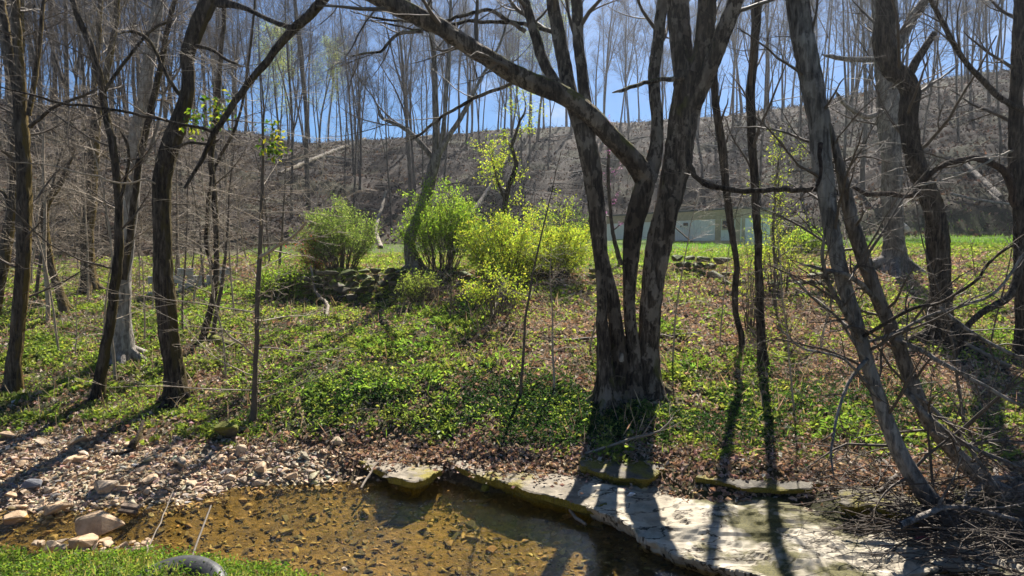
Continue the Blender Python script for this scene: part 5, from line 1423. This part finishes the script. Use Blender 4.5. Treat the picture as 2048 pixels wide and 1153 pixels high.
for a_, b_, c_ in zip(x, y, z):
    for q in range(5):
        br.append((grow(rg, np.array([a_, b_, c_ - .05]), unit(np.array([rg.normal(0, .7), rg.normal(0, .7), 1.0])), rg.uniform(.4, 1.7), 3, .18, -.04), np.array([.014, .011, .008, .005]), 3))
o = link("hillside_brush", tubes_mesh("hillside_brush", br), M['bark_far']); tag(o, "bare brush and seedlings standing all over the hillside", None, None, "stuff")
# ground plants: rosettes of broad leaves
def rosettes(name, label, x, y, z, per, size, cols, tilt=(.25, .9), mat='leaf_ground', width=.6, jit=.03):
    n = len(x); nm = np.repeat(tnormal(x, y), per, 0)
    C = np.repeat(np.stack([x, y, z + .01], 1), per, 0) + rg.normal(0, jit, (n * per, 3)) * [1, 1, .4]
    C[:, 2] += np.repeat(rg.uniform(0, .05, n), per)
    tn = rg.uniform(*tilt, n * per)
    s = np.repeat(size, per) * rg.uniform(.6, 1.2, n * per)
    cc = np.repeat(pal(rg, n, cols, .2), per, 0) * (1 + .12 * rg.standard_normal((n * per, 1)))
    o = link(name, leaf_mesh(name, rg, C, tangent_dirs(nm, tn), s, np.clip(cc, .003, .9), width, .22, .12), M[mat])
    return tag(o, label, None, None, "stuff")
GR = [(.19, .24, .06), (.25, .31, .08), (.13, .18, .05), (.33, .37, .11)]
x, y = scatter(114000, (-420, 2480), (7.8, 27), 1.2)
z = terrain(x, y); g, gv, lw, hl, nr = zones(x, y, z)
cl = fbm(x * 3.1, y * 3.1, 77, 3)
ok = (z > .3) & (rg.random(len(x)) < np.clip(g * .85 * np.clip((cl - .46) / .10, 0, 1) + .015, 0, 1) * (1 - gv)); x, y, z = x[ok][:26000], y[ok][:26000], z[ok][:26000]
rosettes("ground_plants", "bright green weeds covering the bank in patches", x, y, z, 5, np.interp(y, [8, 27], [.065, .105]) * (.55 + 1.0 * vnoise(x * 2.3, y * 2.3, 66)), GR)
x, y = scatter(76000, (-420, 2480), (8.2, 26), 1.1)
z = terrain(x, y); g, gv, lw, hl, nr = zones(x, y, z); cl = fbm(x * 1.3, y * 1.3, 177, 3)
ok = (z > .42) & (rg.random(len(x)) < .40 * np.clip((cl - .45) / .2, 0, 1) * (1 - gv) * (1 - hl)); x, y, z = x[ok][:15500], y[ok][:15500], z[ok][:15500]
rosettes("spring_seedlings", "sparse yellow green seedlings scattered through the leaf litter", x, y, z + .02, 4, np.interp(y, [8, 27], [.05, .09]), [(.30, .36, .09), (.38, .42, .12), (.24, .31, .08)], (.1, .9), jit=.06)
# taller broad-leaved weed clumps
cx, cy, cz, csz = [], [], [], []
for px, py, rr, n in ((700, 790, .45, 150), (590, 745, .35, 80), (820, 700, .5, 130), (900, 640, .5, 130), (1480, 735, .3, 90), (1395, 742, .12, 30), (660, 720, .5, 110), (760, 660, .6, 120), (860, 760, .3, 60),
                      (1000, 735, .25, 50), (950, 850, .25, 50), (1900, 620, .6, 110), (2010, 680, .5, 110), (1690, 870, .3, 60), (560, 690, .4, 90), (330, 660, .7, 150), (120, 690, .8, 160), (1430, 640, .2, 30), (1330, 660, .25, 40), (440, 610, .7, 130)):
    n = int(n * .45); c = hit(px, py); xx = rg.normal(c[0], rr, n); yy = rg.normal(c[1], rr * .8, n)
    cx.append(xx); cy.append(yy); csz.append(np.full(n, rg.uniform(.055, .10)))
cx, cy, csz = np.concatenate(cx), np.concatenate(cy), np.concatenate(csz); cz = terrain(cx, cy)
rosettes("leafy_weeds", "clumps of broad bright green weeds standing above the litter", cx, cy, cz + rg.uniform(0, .12, len(cx)), 7, csz, [(.17, .26, .06), (.23, .32, .08), (.12, .19, .05)], (.1, 1.1), 'leaf', .45, .05)
# dead stalks and grass stems
x, y = scatter(9000, (-420, 2480), (8.2, 24), 1.0); z = terrain(x, y); g, gv, lw, hl, nr = zones(x, y, z); ok = (z > .35) & (fbm(x * .7, y * .7, 44, 2) > .47); x, y, z = x[ok], y[ok], z[ok]
D = np.stack([rg.normal(0, .5, len(x)), rg.normal(0, .5, len(x)), np.ones(len(x))], 1)
o = link("dead_stalks", leaf_mesh("dead_stalks", rg, np.stack([x, y, z], 1), D, rg.uniform(.12, .5, len(x)), pal(rg, len(x), [(.42, .34, .24), (.30, .23, .16), (.5, .43, .33)]), .035, .02, .0), M['litter'])
tag(o, "thin dead weed stalks standing in the litter", None, None, "stuff")
# periwinkle round the many-stemmed tree
c0 = hit(1180, 840); c1 = hit(700, 800)
x = np.concatenate([rg.normal(c0[0], 1.25, 6500), rg.normal(c1[0], .8, 2500), rg.uniform(2.5, 6.5, 3000)]); y = np.concatenate([rg.normal(c0[1] + .25, .55, 6500), rg.normal(c1[1], .6, 2500), rg.normal(9.4, .8, 3000)])
z = terrain(x, y); ok = (z > .38) & (fbm(x * 1.8, y * 1.8, 5, 3) > .38); x, y, z = x[ok], y[ok], z[ok]
rosettes("periwinkle", "dark glossy periwinkle carpet around the many stemmed tree", x, y, z, 6, np.full(len(x), .045), [(.028, .065, .022), (.04, .085, .03), (.055, .11, .04)], (.1, .8), width=.5, jit=.045)
# grass blades: lawn, terrace, near bank
def blades(name, label, x, y, z, h, cols, per=1, width=.12):
    n = len(x)
    D = np.stack([rg.normal(0, .35, n), rg.normal(0, .35, n), np.ones(n)], 1)
    o = link(name, leaf_mesh(name, rg, np.stack([x, y, z - .01], 1), D, h, pal(rg, n, cols, .2), width, .1, 0.0), M['leaf'])
    return tag(o, label, None, None, "stuff")
x, y = scatter(72000, (480, 2500), (15.5, 44), 1.3)
z = terrain(x, y); g, gv, lw, hl, nr = zones(x, y, z); ok = (rg.random(len(x)) < lw) ; x, y, z = x[ok], y[ok], z[ok]
blades("lawn_grass", "short bright green lawn grass on the terrace", x, y, z, rg.uniform(.06, .20, len(x)), [(.15, .28, .03), (.19, .33, .04), (.11, .22, .03)])
x = rg.uniform(-7, 2.5, 52000); y = rg.uniform(3.6, 6.0, 52000); z = terrain(x, y)
ok = (z > .05) & (y < 5.95) & (fbm(x * 2.2, y * 2.2, 18, 3) > .36 + .12 * np.clip((.16 - z) / .1, 0, 1)); x, y, z = x[ok], y[ok], z[ok]
nn = len(x) // 2
rosettes("bank_weeds", "small leaved green weeds on the near bank", x[:nn], y[:nn], z[:nn] + rg.uniform(0, .16, nn) * fbm(x[:nn] * 3, y[:nn] * 3, 15, 2), 2, np.full(nn, .034), [(.13, .22, .04), (.17, .26, .05), (.09, .16, .03), (.22, .27, .07)], (.0, 1.0), 'leaf', .6, .03)
blades("bank_grass", "grass blades mixed into the near bank weeds", x[nn:], y[nn:], z[nn:], rg.uniform(.05, .15, len(x) - nn) * (.6 + 1.1 * fbm(x[nn:] * 2.5, y[nn:] * 2.5, 12, 2)), [(.15, .22, .05), (.2, .26, .07), (.33, .28, .15), (.28, .25, .12)], width=.08)
# tufts along the toe of the bank and on the flat
x, y = scatter(33000, (-420, 2480), (8.0, 24), 1.0)
z = terrain(x, y); g, gv, lw, hl, nr = zones(x, y, z); cl = fbm(x * .9, y * .9, 88, 2)
ok = (z > .3) & (cl > .5) & (rg.random(len(x)) < .35 + .6 * g) & (gv < .5); x, y, z = x[ok], y[ok], z[ok]
blades("grass_tufts", "thin grass growing through the leaves on the bank", x, y, z, rg.uniform(.07, .2, len(x)), [(.12, .19, .04), (.16, .22, .06), (.27, .25, .12)], width=.09)

# ------------------------------------------------------------------ sunlit air
def build_haze():
    bm = bmesh.new(); bmesh.ops.create_cube(bm, size=1)
    lo, hi = (-270, -14, -2.5), (270, 195, 62)
    for v in bm.verts: v.co = Vector([(lo[i] + hi[i]) / 2 + v.co[i] * (hi[i] - lo[i]) for i in range(3)])
    m, nt, out = new_mat("spring_haze")
    pv = nt.nodes.new("ShaderNodeVolumePrincipled")
    pv.inputs['Color'].default_value = (.92, .95, 1, 1); pv.inputs['Density'].default_value = HAZE; pv.inputs['Anisotropy'].default_value = .7
    nt.links.new(pv.outputs[0], out.inputs['Volume'])
    tag(link("haze", bm_mesh("haze", bm), m), "thin sunlit haze filling the valley air", None, None, "stuff")
HAZE = .0006
build_haze()
